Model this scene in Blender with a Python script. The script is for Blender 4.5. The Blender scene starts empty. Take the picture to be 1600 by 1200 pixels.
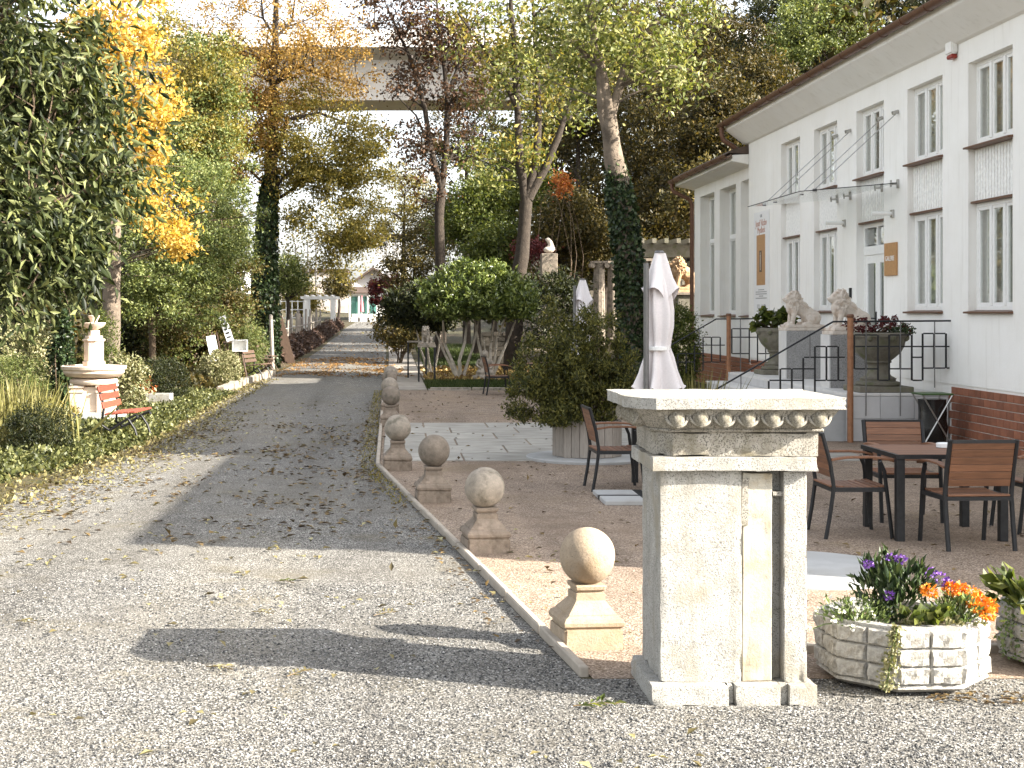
import bpy, bmesh, math, random
import numpy as np
from mathutils import Vector, Matrix, noise as mnoise

random.seed(11)
RNG = np.random.default_rng(11)
R = math.radians
sc = bpy.context.scene
COL = sc.collection

# ------------------------------------------------------------------ camera, sky, sun, exposure
FPX, VX, VY, HC = 2300.0, 618.0, 487.0, 1.85      # focal length and vanishing point in photo pixels, eye height
cam = bpy.data.cameras.new('camera')
cam.sensor_width = 36.0
cam.lens = 36.0 * FPX / 1600.0
cam.shift_x = (800 - VX) / 1600.0
cam.shift_y = -(600 - VY) / 1600.0
cam.clip_end = 3000
cam_o = bpy.data.objects.new('camera', cam)
cam_o.location = (0, 0, HC)
cam_o.rotation_euler = (R(90), 0, 0)
COL.objects.link(cam_o)
sc.camera = cam_o

SUN_EL, SUN_AZ = R(28.0), R(21.5)
sunv = Vector((math.cos(SUN_EL) * math.cos(SUN_AZ), -math.cos(SUN_EL) * math.sin(SUN_AZ), math.sin(SUN_EL)))
world = bpy.data.worlds.new('World')
sc.world = world
world.use_nodes = True
wn, wlk = world.node_tree.nodes, world.node_tree.links
wn.clear()
sky = wn.new('ShaderNodeTexSky')
sky.sky_type = 'NISHITA'
sky.sun_disc = False
sky.sun_elevation = SUN_EL
sky.sun_rotation = R(110)
sky.air_density = 1.0
sky.dust_density = 2.5
sky.ozone_density = 1.0
bg = wn.new('ShaderNodeBackground')
bg.inputs['Strength'].default_value = 0.14
wo = wn.new('ShaderNodeOutputWorld')
hs_ = wn.new('ShaderNodeHueSaturation')          # thin high haze: the sky is paler than clear blue
hs_.inputs['Saturation'].default_value = 0.3
wlk.new(sky.outputs[0], hs_.inputs['Color'])
wlk.new(hs_.outputs[0], bg.inputs[0])
wlk.new(bg.outputs[0], wo.inputs[0])
sl = bpy.data.lights.new('sun', 'SUN')
sl.energy = 5.0
sl.angle = R(0.5)
sl.color = (1.0, 0.93, 0.82)
so = bpy.data.objects.new('sun', sl)
so.rotation_euler = sunv.to_track_quat('Z', 'Y').to_euler()
so.location = sunv * 60
COL.objects.link(so)
sc.view_settings.view_transform = 'Standard'
sc.view_settings.look = 'None'
sc.view_settings.gamma = 1.0
sc.view_settings.exposure = 1.93

# ------------------------------------------------------------------ helpers
def pt(x, y, Y):
    return Vector(((x - VX) * Y / FPX, Y, HC + (VY - y) * Y / FPX))

def gp(x, y):
    return Vector(((x - VX) * HC / (y - VY), FPX * HC / (y - VY), 0))

def tag(o, label=None, cat=None, group=None, kind=None):
    if label: o['label'] = label
    if cat: o['category'] = cat
    if group: o['group'] = group
    if kind: o['kind'] = kind
    return o

def empty(name, loc, rz=0, label=None, cat=None, group=None):
    o = bpy.data.objects.new(name, None)
    o.empty_display_size = 0.1
    o.location = loc
    o.rotation_euler = (0, 0, rz)
    COL.objects.link(o)
    return tag(o, label, cat, group)

def place(name, me, parent=None, loc=(0, 0, 0), rot=(0, 0, 0)):
    o = bpy.data.objects.new(name, me)
    o.location = loc
    o.rotation_euler = rot
    COL.objects.link(o)
    if parent: o.parent = parent
    return o

def copy_tree(o, parent=None):
    c = o.copy()
    COL.objects.link(c)
    c.parent = parent
    for ch in o.children:
        copy_tree(ch, c)
    return c

def dup(o, loc, rz=None, label=None, scale=None):
    c = copy_tree(o)
    c.location = loc
    if rz is not None: c.rotation_euler = (0, 0, rz)
    if label: c['label'] = label
    if scale: c.scale = (scale,) * 3
    return c

def wloc(p):
    v = Vector((0, 0, 0))
    while p:
        v += p.location
        p = p.parent
    return v

class MB:
    def __init__(s):
        s.v, s.f = [], []
    def add(s, vs, fs):
        b = len(s.v)
        s.v += [tuple(v) for v in vs]
        s.f += [tuple(i + b for i in f) for f in fs]
        return s
    def bx(s, x0, x1, y0, y1, z0, z1, M=None):
        vs = [Vector((x, y, z)) for z in (z0, z1) for y in (y0, y1) for x in (x0, x1)]
        if M: vs = [M @ v for v in vs]
        return s.add(vs, [(0, 2, 3, 1), (4, 5, 7, 6), (0, 1, 5, 4), (2, 6, 7, 3), (0, 4, 6, 2), (1, 3, 7, 5)])
    def bar(s, a, b, w, h=None):
        a, b = Vector(a), Vector(b)
        d = b - a
        L = d.length
        q = d.to_track_quat('X', 'Z').to_matrix().to_4x4()
        h = h or w
        return s.bx(0, L, -w / 2, w / 2, -h / 2, h / 2, Matrix.Translation(a) @ q)
    def tube(s, pts, rad, n=8, caps=True):
        pts = [Vector(p) for p in pts]
        if not hasattr(rad, '__len__'): rad = [rad] * len(pts)
        m = len(pts)
        vs, fs = [], []
        up = None
        for i, p in enumerate(pts):
            t = (pts[min(i + 1, m - 1)] - pts[max(i - 1, 0)]).normalized()
            if up is None:
                up = t.orthogonal().normalized()
            up = (up - t * up.dot(t))
            if up.length < 1e-5: up = t.orthogonal()
            up.normalize()
            sd = t.cross(up)
            for k in range(n):
                a = 2 * math.pi * k / n
                vs.append(p + (up * math.cos(a) + sd * math.sin(a)) * rad[i])
        for i in range(m - 1):
            for k in range(n):
                fs.append((i * n + k, i * n + (k + 1) % n, (i + 1) * n + (k + 1) % n, (i + 1) * n + k))
        if caps:
            fs.append(tuple(range(n - 1, -1, -1)))
            fs.append(tuple(range((m - 1) * n, m * n)))
        return s.add(vs, fs)
    def lathe(s, prof, n=24, c=(0, 0, 0), fn=None, phase=0.0):
        vs, fs = [], []
        for j, (r, z) in enumerate(prof):
            for k in range(n):
                a = 2 * math.pi * (k + phase) / n
                rr = r * (fn(a, z) if fn else 1)
                vs.append((c[0] + rr * math.cos(a), c[1] + rr * math.sin(a), c[2] + z))
        for j in range(len(prof) - 1):
            for k in range(n):
                fs.append((j * n + k, j * n + (k + 1) % n, (j + 1) * n + (k + 1) % n, (j + 1) * n + k))
        fs.append(tuple(range(n - 1, -1, -1)))
        fs.append(tuple(range((len(prof) - 1) * n, len(prof) * n)))
        return s.add(vs, fs)
    def prism(s, poly, z0, z1, poly2=None):
        n = len(poly)
        p2 = poly2 or poly
        vs = [(x, y, z0) for x, y in poly] + [(x, y, z1) for x, y in p2]
        fs = [(i, (i + 1) % n, n + (i + 1) % n, n + i) for i in range(n)]
        fs += [tuple(range(n - 1, -1, -1)), tuple(range(n, 2 * n))]
        return s.add(vs, fs)
    def ypris(s, poly, y0, y1):               # polygon in x,z swept along y
        n = len(poly)
        vs = [(x, y0, z) for x, z in poly] + [(x, y1, z) for x, z in poly]
        fs = [(i, (i + 1) % n, n + (i + 1) % n, n + i) for i in range(n)]
        fs += [tuple(range(n - 1, -1, -1)), tuple(range(n, 2 * n))]
        return s.add(vs, fs)
    def sphere(s, c, r, nu=16, nv=10):
        if not hasattr(r, '__len__'): r = (r, r, r)
        vs = [(c[0], c[1], c[2] - r[2])]
        for j in range(1, nv):
            th = -math.pi / 2 + math.pi * j / nv
            for k in range(nu):
                a = 2 * math.pi * k / nu
                vs.append((c[0] + r[0] * math.cos(th) * math.cos(a), c[1] + r[1] * math.cos(th) * math.sin(a), c[2] + r[2] * math.sin(th)))
        vs.append((c[0], c[1], c[2] + r[2]))
        fs = [(0, 1 + (k + 1) % nu, 1 + k) for k in range(nu)]
        for j in range(nv - 2):
            for k in range(nu):
                a, b = 1 + j * nu + k, 1 + j * nu + (k + 1) % nu
                fs.append((a, b, b + nu, a + nu))
        l = len(vs) - 1
        o = 1 + (nv - 2) * nu
        fs += [(l, o + k, o + (k + 1) % nu) for k in range(nu)]
        return s.add(vs, fs)
    def mesh(s, name, m, bevel=0, seg=1, smooth=None, origin=(0, 0, 0), rough=0, rscale=6, sub=0, chip=0):
        o = Vector(origin)
        me = bpy.data.meshes.new(name)
        me.from_pydata([tuple(Vector(v) - o) for v in s.v], [], s.f)
        bm = bmesh.new()
        bm.from_mesh(me)
        bmesh.ops.recalc_face_normals(bm, faces=bm.faces)
        if bevel:
            es = [e for e in bm.edges if len(e.link_faces) == 2 and e.calc_face_angle(0) > 0.5]
            bmesh.ops.bevel(bm, geom=es, offset=bevel, segments=seg, affect='EDGES', clamp_overlap=True)
        if sub:
            bmesh.ops.triangulate(bm, faces=[f for f in bm.faces if len(f.verts) > 4])
            bmesh.ops.subdivide_edges(bm, edges=bm.edges, cuts=sub, use_grid_fill=True)
        if chip:
            seed = Vector((len(s.v) * .37, s.v[0][0] * 3.1, s.v[0][2] * 5.3))
            mv = []
            for v in bm.verts:
                sh_ = [e for e in v.link_edges if len(e.link_faces) == 2 and e.calc_face_angle(0) > .5]
                if sh_:
                    n_ = mnoise.noise(v.co * 17 + seed) + .5 * mnoise.noise(v.co * 45 + seed)
                    d_ = Vector((0, 0, 0))
                    for f in v.link_faces: d_ -= f.normal
                    if d_.length > 0: mv.append((v, d_.normalized() * (.002 + max(0, n_ - .12) * chip)))
            for v, d_ in mv: v.co += d_
        if rough:
            for v in bm.verts:
                v.co += Vector(mnoise.noise_vector(v.co * rscale)) * rough
        bm.to_mesh(me)
        bm.free()
        if smooth:
            me.shade_smooth()
            me.set_sharp_from_angle(angle=R(smooth))
        me.materials.append(m)
        return me
    def obj(s, name, m, parent=None, world=False, loc=None, **kw):
        org = wloc(parent) if (parent and world) else ((loc or (0, 0, 0)) if world else (0, 0, 0))
        me = s.mesh(name, m, origin=org, **kw)
        return place(name, me, parent, (0, 0, 0) if parent else (loc or (0, 0, 0)))

def npmesh(name, V, F, m):
    me = bpy.data.meshes.new(name)
    V = np.ascontiguousarray(V, dtype=np.float32)
    F = np.ascontiguousarray(F, dtype=np.int32)
    k = F.shape[1]
    me.vertices.add(len(V))
    me.vertices.foreach_set('co', V.ravel())
    me.loops.add(F.size)
    me.loops.foreach_set('vertex_index', F.ravel())
    me.polygons.add(len(F))
    me.polygons.foreach_set('loop_start', np.arange(0, F.size, k, dtype=np.int32))
    me.update(calc_edges=True)
    me.materials.append(m)
    return me

# ------------------------------------------------------------------ materials
class NT:
    def __init__(s, name):
        s.m = bpy.data.materials.new(name)
        s.m.use_nodes = True
        s.t = s.m.node_tree
        s.t.nodes.clear()
        s.out = s.n('ShaderNodeOutputMaterial')
    def n(s, t, **kw):
        nd = s.t.nodes.new(t)
        for k, v in kw.items():
            if k[0] == '_': setattr(nd, k[1:], v)
            else: nd.inputs[k.replace('__', ' ')].default_value = v
        return nd
    def l(s, a, b): s.t.links.new(a, b)
    def ramp(s, fac, stops, interp='LINEAR'):
        r = s.t.nodes.new('ShaderNodeValToRGB')
        r.color_ramp.interpolation = interp
        e = r.color_ramp.elements
        while len(e) > 1: e.remove(e[-1])
        e[0].position = stops[0][0]
        e[0].color = (*stops[0][1], 1)
        for p, c in stops[1:]:
            x = e.new(p)
            x.color = (*c, 1)
        s.l(fac, r.inputs[0])
        return r.outputs[0]
    def coord(s, kind='Object'):
        return s.n('ShaderNodeTexCoord').outputs[kind]
    def noise(s, scale, detail=4, rough=.6, co=None):
        n = s.n('ShaderNodeTexNoise', Scale=scale, Detail=detail, Roughness=rough)
        s.l(co or s.coord(), n.inputs['Vector'])
        return n.outputs[0]
    def mix(s, fac, a, b, mode='MIX'):
        x = s.t.nodes.new('ShaderNodeMix')
        x.data_type = 'RGBA'
        x.blend_type = mode
        for sock, v in ((x.inputs[0], fac), (x.inputs[6], a), (x.inputs[7], b)):
            if isinstance(v, (int, float)): sock.default_value = v
            elif isinstance(v, tuple): sock.default_value = (*v, 1)
            else: s.l(v, sock)
        return x.outputs[2]
    def bump(s, h, strength, dist):
        b = s.n('ShaderNodeBump', Strength=strength, Distance=dist)
        s.l(h, b.inputs['Height'])
        return b.outputs[0]
    def bsdf(s, col, rough=.8, nrm=None, metal=0, spec=.4):
        b = s.n('ShaderNodeBsdfPrincipled', Roughness=rough, Metallic=metal)
        b.inputs['Specular IOR Level'].default_value = spec
        if isinstance(col, tuple): b.inputs['Base Color'].default_value = (*col, 1)
        else: s.l(col, b.inputs['Base Color'])
        if nrm: s.l(nrm, b.inputs['Normal'])
        s.l(b.outputs[0], s.out.inputs[0])
        return b

def sc3(c, k): return tuple(min(1, x * k) for x in c)

def stone(name, c, var=.25, scale=8, rough=.85, bump=.4, bs=60, dist=.004, speck=None, stain=None, island=0, crack=None, streak=None):
    t = NT(name)
    co = t.coord()
    col = t.ramp(t.noise(scale, 6, .65, co), [(.3, sc3(c, 1 - var)), (.7, sc3(c, 1 + var * .5))])
    if speck:
        v = t.n('ShaderNodeTexVoronoi', Scale=speck[0])
        t.l(co, v.inputs['Vector'])
        f = t.ramp(v.outputs['Color'], [(speck[2], (0, 0, 0)), (speck[2] + .08, (1, 1, 1))])
        col = t.mix(f, col, speck[1])
    if stain:
        f = t.ramp(t.noise(stain[0], 5, .6, co), [(.5, (0, 0, 0)), (.68, (1, 1, 1))])
        col = t.mix(f, col, stain[1])
    if island:
        g = t.n('ShaderNodeNewGeometry')
        col = t.mix(1.0, col, t.ramp(g.outputs['Random Per Island'], [(0, (1 - island,) * 3), (1, (1, 1, 1))]), 'MULTIPLY')
    if streak:
        mp = t.n('ShaderNodeMapping')
        t.l(co, mp.inputs[0])
        mp.inputs['Scale'].default_value = (9, 9, .9)
        f = t.ramp(t.noise(1.5, 6, .7, mp.outputs[0]), [(.5, (0, 0, 0)), (.74, (.6, .6, .6))])
        col = t.mix(f, col, streak)
    if crack:
        nz = t.n('ShaderNodeTexNoise', Scale=crack[0] * 2.5, Detail=5)
        t.l(co, nz.inputs['Vector'])
        wv = t.mix(.28, co, nz.outputs['Color'])
        v = t.n('ShaderNodeTexVoronoi', _feature='DISTANCE_TO_EDGE', Scale=crack[0])
        t.l(wv, v.inputs['Vector'])
        f = t.ramp(v.outputs['Distance'], [(0, (1, 1, 1)), (crack[1], (0, 0, 0))])
        gate = t.ramp(t.noise(crack[0] * 1.7, 3, .5, co), [(.48, (0, 0, 0)), (.56, (.7, .7, .7))])
        col = t.mix(t.mix(1.0, f, gate, 'MULTIPLY'), col, sc3(c, .4))
    h = t.noise(bs, 5, .7, co)
    t.bsdf(col, rough, t.bump(h, bump, dist))
    return t.m

def obrand(name, c, var=.3, rough=.6, grain=(1, 1, 1), gs=30, bump=.2, c2=None):
    """colour that differs a little from piece to piece, with grain stretched along one axis"""
    t = NT(name)
    mp = t.n('ShaderNodeMapping')
    t.l(t.coord(), mp.inputs[0])
    mp.inputs['Scale'].default_value = grain
    oi = t.n('ShaderNodeObjectInfo')
    cc = t.n('ShaderNodeVectorMath', _operation='ADD')
    t.l(mp.outputs[0], cc.inputs[0])
    t.l(oi.outputs['Random'], cc.inputs[1])
    nz = t.noise(gs, 5, .65, cc.outputs[0])
    col = t.ramp(nz, [(.28, sc3(c, 1 - var)), (.72, c2 or sc3(c, 1 + var * .4))])
    col = t.mix(1.0, col, t.ramp(oi.outputs['Random'], [(0, (1 - var * .8,) * 3), (1, (1, 1, 1))]), 'MULTIPLY')
    t.bsdf(col, rough, t.bump(nz, bump, .003))
    return t.m

def plain(name, c, rough=.5, metal=0, var=.12, scale=20, bump=.1, spec=.4):
    t = NT(name)
    nz = t.noise(scale, 4)
    col = t.ramp(nz, [(.3, sc3(c, 1 - var)), (.7, sc3(c, 1 + var))])
    t.bsdf(col, rough, t.bump(nz, bump, .002), metal, spec)
    return t.m

def leafmat(name, stops, trans=.35, rough=.5, spec=.35):
    t = NT(name)
    g = t.n('ShaderNodeNewGeometry')
    col = t.ramp(g.outputs['Random Per Island'], stops)
    b = t.n('ShaderNodeBsdfPrincipled', Roughness=rough)
    b.inputs['Specular IOR Level'].default_value = spec
    t.l(col, b.inputs['Base Color'])
    tr = t.n('ShaderNodeBsdfTranslucent')
    t.l(t.mix(1.0, col, (1.25, 1.2, .6), 'MULTIPLY'), tr.inputs[0])
    mx = t.n('ShaderNodeMixShader', Fac=trans)
    t.l(b.outputs[0], mx.inputs[1])
    t.l(tr.outputs[0], mx.inputs[2])
    t.l(mx.outputs[0], t.out.inputs[0])
    return t.m

def gravel(name, stops, big, scale, bumpd, patch):
    t = NT(name)
    co = t.coord()
    v = t.n('ShaderNodeTexVoronoi', Scale=scale)
    v.inputs['Randomness'].default_value = 1
    t.l(co, v.inputs['Vector'])
    sep = t.n('ShaderNodeSeparateColor')
    t.l(v.outputs['Color'], sep.inputs[0])
    col = t.ramp(sep.outputs[0], stops)
    v2 = t.n('ShaderNodeTexVoronoi', Scale=scale * .45)
    t.l(co, v2.inputs['Vector'])
    sep2 = t.n('ShaderNodeSeparateColor')
    t.l(v2.outputs['Color'], sep2.inputs[0])
    col = t.mix(1.0, col, t.ramp(sep2.outputs[1], [(0, (.85,) * 3), (1, (1.0,) * 3)]), 'MULTIPLY')
    f = t.ramp(t.noise(.45, 6, .6, co), [(.38, (0, 0, 0)), (.66, (1, 1, 1))])
    col = t.mix(f, col, t.mix(.6, col, big))
    f2 = t.ramp(t.noise(patch[0], 5, .6, co), [(.56, (0, 0, 0)), (.7, (1, 1, 1))])
    col = t.mix(f2, col, t.mix(.55, col, patch[1]))
    mp = t.n('ShaderNodeMapping')                    # worn tracks along the drive
    t.l(co, mp.inputs[0])
    mp.inputs['Scale'].default_value = (1.1, .07, 1)
    tr = t.ramp(t.noise(1.0, 3, .5, mp.outputs[0]), [(.36, (.78, .77, .76)), (.5, (1, 1, 1)), (.66, (1.12, 1.1, 1.06))])
    col = t.mix(1.0, col, tr, 'MULTIPLY')
    col = t.mix(1.0, col, t.ramp(t.noise(3.2, 4, .65, co), [(.35, (.82, .81, .79)), (.65, (1.06, 1.06, 1.05))]), 'MULTIPLY')
    h = t.mix(.5, v.outputs['Distance'], v2.outputs['Distance'])
    t.bsdf(col, .9, t.bump(h, 1.0, bumpd), spec=.25)
    return t.m

M = {}
M['gravel'] = gravel('grey_gravel', [(0, (.013, .013, .0125)), (.3, (.076, .074, .069)), (.62, (.185, .178, .166)), (.87, (.37, .356, .332)), (1, (.66, .64, .6))], (.165, .152, .13), 125, .008, (1.3, (.16, .14, .1)))
M['pink'] = gravel('pink_gravel', [(0, (.09, .064, .046)), (.35, (.235, .175, .13)), (.75, (.375, .295, .228)), (1, (.6, .5, .42))], (.26, .19, .135), 110, .006, (.8, (.2, .15, .08)))
M['soil'] = gravel('garden_soil', [(0, (.03, .025, .015)), (.5, (.08, .06, .035)), (1, (.16, .12, .07))], (.06, .07, .025), 60, .01, (1.1, (.08, .1, .03)))
M['granite'] = stone('pale_granite', (.375, .362, .33), .22, 9, .92, .9, 110, .006, speck=(230, (.15, .142, .127), .71), stain=(3.6, (.28, .25, .195)), crack=(4.5, .018), streak=(.2, .185, .15))
M['granite_dark'] = stone('weathered_granite', (.34, .315, .27), .25, 9, .92, .9, 110, .005, speck=(200, (.13, .12, .1), .64), stain=(6, (.16, .14, .095)), streak=(.15, .135, .105))
M['patch'] = stone('pale_mortar', (.38, .355, .3), .2, 7, .92, .6, 60, .005, stain=(5, (.32, .265, .18)), crack=(6, .02))
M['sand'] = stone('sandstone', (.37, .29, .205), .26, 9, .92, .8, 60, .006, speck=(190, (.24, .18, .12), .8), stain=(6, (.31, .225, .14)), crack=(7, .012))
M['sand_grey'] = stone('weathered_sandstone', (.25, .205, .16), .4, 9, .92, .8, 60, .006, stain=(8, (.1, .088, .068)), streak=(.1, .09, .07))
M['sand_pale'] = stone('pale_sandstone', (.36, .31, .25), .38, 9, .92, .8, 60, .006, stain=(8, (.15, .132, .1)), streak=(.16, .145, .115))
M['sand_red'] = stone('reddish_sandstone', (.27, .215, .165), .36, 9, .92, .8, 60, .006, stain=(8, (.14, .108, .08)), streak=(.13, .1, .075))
M['kerb'] = stone('kerb_concrete', (.38, .33, .27), .2, 10, .9, .4, 80, .003)
M['travertine'] = obrand('travertine', (.34, .315, .27), .36, .75, (1, 5, 1), 2.2, .15, (.52, .49, .43))
M['pathslab'] = obrand('path_slab', (.36, .32, .27), .25, .85, (1, 1, 1), 4, .2)
M['concrete'] = stone('grey_concrete', (.42, .42, .41), .15, 4, .85, .3, 70, .002, stain=(2, (.33, .32, .3)))
M['bridge'] = stone('bridge_concrete', (.66, .61, .55), .12, .3, .85, .2, 3, .01, stain=(.15, (.5, .44, .37)))
M['bridgelight'] = stone('bridge_parapet', (.74, .71, .66), .08, .5, .85, .1, 3, .01)
M['rock'] = stone('rock_face', (.45, .43, .39), .35, 26, .92, 1.0, 45, .016, stain=(17, (.2, .18, .145)))
def plaster():
    t = NT('white_plaster')
    co = t.coord()
    col = t.ramp(t.noise(1.3, 6, .65, co), [(.32, (.84, .815, .76)), (.68, (.9, .88, .835))])
    mp = t.n('ShaderNodeMapping')
    t.l(co, mp.inputs[0])
    mp.inputs['Scale'].default_value = (5, 5, .35)
    f = t.ramp(t.noise(1.6, 6, .7, mp.outputs[0]), [(.55, (0, 0, 0)), (.8, (.45, .45, .45))])
    col = t.mix(f, col, (.55, .515, .45))
    f = t.ramp(t.noise(9, 5, .7, co), [(.66, (0, 0, 0)), (.78, (.3, .3, .3))])
    col = t.mix(f, col, (.5, .46, .4))
    t.bsdf(col, .92, t.bump(t.noise(28, 6, .7, co), .5, .006), spec=.2)
    return t.m
M['plaster'] = plaster()
M['plaster_old'] = stone('white_plaster', (.84, .82, .775), .05, 1.2, .9, .4, 30, .004, stain=(.7, (.79, .755, .69)))
M['rib'] = plain('white_cladding', (.86, .85, .81), .7)
M['white'] = plain('white_paint', (.85, .84, .81), .4, var=.04)
M['brown'] = plain('brown_metal', (.15, .075, .045), .45, .3)
M['copper'] = plain('rusty_brown_post', (.3, .14, .07), .5, .2, .2)
M['tile'] = obrand('red_clinker_tile', (.3, .115, .062), .3, .55, (1, 1, 1), 9, .2)
M['grout'] = plain('grout', (.4, .3, .23), .9)
M['slab'] = obrand('grey_stone_slab', (.56, .55, .54), .1, .6, (1, 1, 1), 4, .1)
M['step'] = obrand('pale_step_stone', (.68, .66, .63), .1, .6, (1, 1, 1), 4, .1)
M['polished'] = stone('grey_granite_block', (.33, .32, .31), .15, 9, .35, .1, 60, .001, speck=(150, (.14, .135, .13), .65))
M['iron'] = plain('black_iron', (.018, .018, .019), .5, .2, .3)
M['wood'] = obrand('brown_teak', (.26, .12, .062), .4, .55, (.6, 9, 9), 9, .25)
M['redwood'] = obrand('red_painted_wood', (.3, .07, .04), .35, .55, (9, .8, 9), 9, .25)
M['greywood'] = obrand('grey_wood', (.4, .35, .3), .3, .85, (9, 9, .8), 8, .4)
M['darkwood'] = obrand('dark_wood', (.12, .075, .05), .35, .7, (4, 4, 1), 9, .3)
M['fabric'] = plain('canopy_fabric', (.74, .69, .68), .85, var=.05, scale=60)
M['greypole'] = plain('grey_pole', (.16, .155, .15), .45, .5)
M['steel'] = plain('steel', (.45, .44, .42), .3, .9)
M['urn'] = stone('mossy_stone', (.2, .18, .14), .35, 12, .92, .7, 45, .008, stain=(6, (.11, .115, .06)))
M['lion'] = stone('cream_stone', (.64, .56, .48), .15, 14, .85, .4, 60, .003, stain=(9, (.46, .36, .28)))
M['lion_ochre'] = stone('ochre_stone', (.42, .27, .15), .25, 12, .9, .4, 60, .003)
M['fount'] = stone('pale_pink_stone', (.66, .54, .43), .12, 6, .9, .3, 60, .003, stain=(5, (.55, .42, .31)))
M['bark'] = stone('bark', (.12, .085, .055), .45, 7, .95, 1, 22, .03)
M['barkdark'] = stone('dark_bark', (.05, .038, .028), .45, 7, .95, 1, 22, .03)
M['barkpale'] = stone('pale_bark', (.5, .44, .36), .35, 9, .9, .7, 30, .015)
M['barkgrey'] = stone('grey_bark', (.19, .15, .112), .4, 3.5, .95, 1, 14, .03, stain=(2, (.08, .062, .045)))
M['roof'] = stone('roof_tiles', (.1, .07, .055), .3, 3, .8, .5, 15, .02)
M['signbrown'] = plain('bronze_sign', (.46, .25, .105), .5)
M['signdark'] = plain('dark_bronze', (.12, .07, .04), .5)
M['banner'] = plain('banner_cloth', (.8, .79, .77), .7, var=.02)
M['greytext'] = plain('grey_print', (.36, .35, .34), .6)
M['redtext'] = plain('red_brown_print', (.5, .27, .2), .6)
M['red'] = plain('red_plastic', (.3, .03, .02), .4)
M['blackbag'] = plain('black_plastic_bag', (.012, .012, .012), .25, 0, .3, 30, .6, .6)
M['greenlid'] = plain('green_lid', (.05, .1, .03), .4)
M['curtain'] = plain('grey_curtain', (.7, .67, .62), .9)
M['room'] = plain('dark_room', (.06, .055, .05), .9)
M['stonewall'] = stone('wall_stone', (.3, .26, .2), .35, 3, .95, .8, 30, .02, island=.5)
M['housewhite'] = plain('house_white', (.76, .75, .73), .85)
M['farwall'] = plain('far_pink_wall', (.42, .36, .31), .85)
M['teal'] = plain('teal_blind', (.12, .3, .27), .5)
M['pinkcloth'] = plain('pink_cloth', (.6, .18, .2), .8)
M['soap'] = plain('white_ceramic', (.82, .82, .8), .25, var=.02)

def glassmat():
    t = NT('window_glass')
    lw = t.n('ShaderNodeLayerWeight', Blend=.5)
    pw = t.n('ShaderNodeMath', _operation='POWER')
    t.l(lw.outputs['Facing'], pw.inputs[0])
    pw.inputs[1].default_value = 3.0
    fr = t.n('ShaderNodeMath', _operation='MULTIPLY_ADD')
    t.l(pw.outputs[0], fr.inputs[0])
    fr.inputs[1].default_value = .7
    fr.inputs[2].default_value = .04
    tr = t.n('ShaderNodeBsdfTransparent')
    tr.inputs[0].default_value = (.93, .95, .94, 1)
    gl = t.n('ShaderNodeBsdfGlossy', Roughness=.02)
    gl.inputs[0].default_value = (.95, .95, .95, 1)
    mx = t.n('ShaderNodeMixShader')
    t.l(fr.outputs[0], mx.inputs[0])
    t.l(tr.outputs[0], mx.inputs[1])
    t.l(gl.outputs[0], mx.inputs[2])
    t.l(mx.outputs[0], t.out.inputs[0])
    return t.m
M['glass'] = glassmat()

L = {}
def lm(k, a, b, c, **kw):
    g = .72 if k not in ('yellow', 'purple', 'marigold', 'whitefl', 'litter', 'litterg', 'litterd', 'litterw', 'pansy', 'laurel', 'maple', 'thuja', 'orange', 'green', 'goldgreen') else .9
    L[k] = leafmat(k + '_leaves', [(0, sc3(a, g)), (.55, sc3(b, g)), (1, sc3(c, g))], **kw)
lm('cherry', (.012, .02, .006), (.065, .085, .026), (.3, .32, .13), trans=.25, rough=.5, spec=.25)
lm('yellow', (.42, .25, .04), (.62, .42, .085), (.74, .58, .2), trans=.4)
lm('green', (.05, .075, .02), (.15, .185, .055), (.34, .36, .13))
lm('olive', (.05, .05, .015), (.13, .11, .035), (.26, .19, .06))
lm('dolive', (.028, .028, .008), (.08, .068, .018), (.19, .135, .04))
lm('dark', (.012, .02, .006), (.035, .045, .014), (.09, .095, .03))
lm('orange', (.18, .11, .03), (.36, .21, .055), (.5, .34, .11), trans=.4)
lm('goldgreen', (.1, .1, .02), (.24, .2, .045), (.46, .36, .1), trans=.4)
lm('brown', (.03, .018, .01), (.09, .045, .022), (.18, .09, .04), trans=.25)
lm('maple', (.065, .085, .018), (.17, .195, .048), (.45, .43, .17), trans=.38)
lm('soft', (.045, .07, .012), (.12, .155, .03), (.25, .27, .07), trans=.4)
lm('laurel', (.035, .055, .01), (.11, .15, .03), (.3, .34, .1), trans=.2, rough=.35, spec=.45)
lm('thuja', (.028, .034, .008), (.1, .105, .024), (.26, .235, .06), trans=.25)
lm('red', (.16, .03, .015), (.32, .06, .03), (.5, .14, .05))
lm('wine', (.06, .01, .012), (.13, .02, .025), (.22, .05, .05))
lm('orangered', (.35, .08, .02), (.55, .17, .04), (.65, .3, .08))
lm('ivy', (.015, .03, .012), (.04, .07, .025), (.12, .16, .06), trans=.15, rough=.4)
lm('ground', (.025, .035, .01), (.12, .135, .04), (.34, .34, .14), trans=.2)
lm('varieg', (.12, .14, .05), (.3, .29, .13), (.55, .5, .3), trans=.2)
lm('reed', (.16, .15, .05), (.32, .3, .1), (.5, .45, .2))
lm('grass', (.03, .05, .012), (.075, .115, .028), (.15, .18, .06))
lm('litter', (.1, .05, .02), (.3, .19, .06), (.55, .42, .16), trans=.15)
lm('litterg', (.07, .055, .025), (.22, .18, .07), (.42, .38, .18), trans=.15)
lm('litterd', (.05, .03, .015), (.13, .085, .035), (.26, .18, .07), trans=.1)
lm('litterw', (.2, .09, .025), (.36, .19, .05), (.5, .3, .1), trans=.1)
lm('purple', (.08, .03, .2), (.16, .06, .34), (.3, .14, .5), trans=.1)
lm('marigold', (.7, .16, .01), (.85, .28, .02), (.9, .4, .06), trans=.1)
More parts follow.
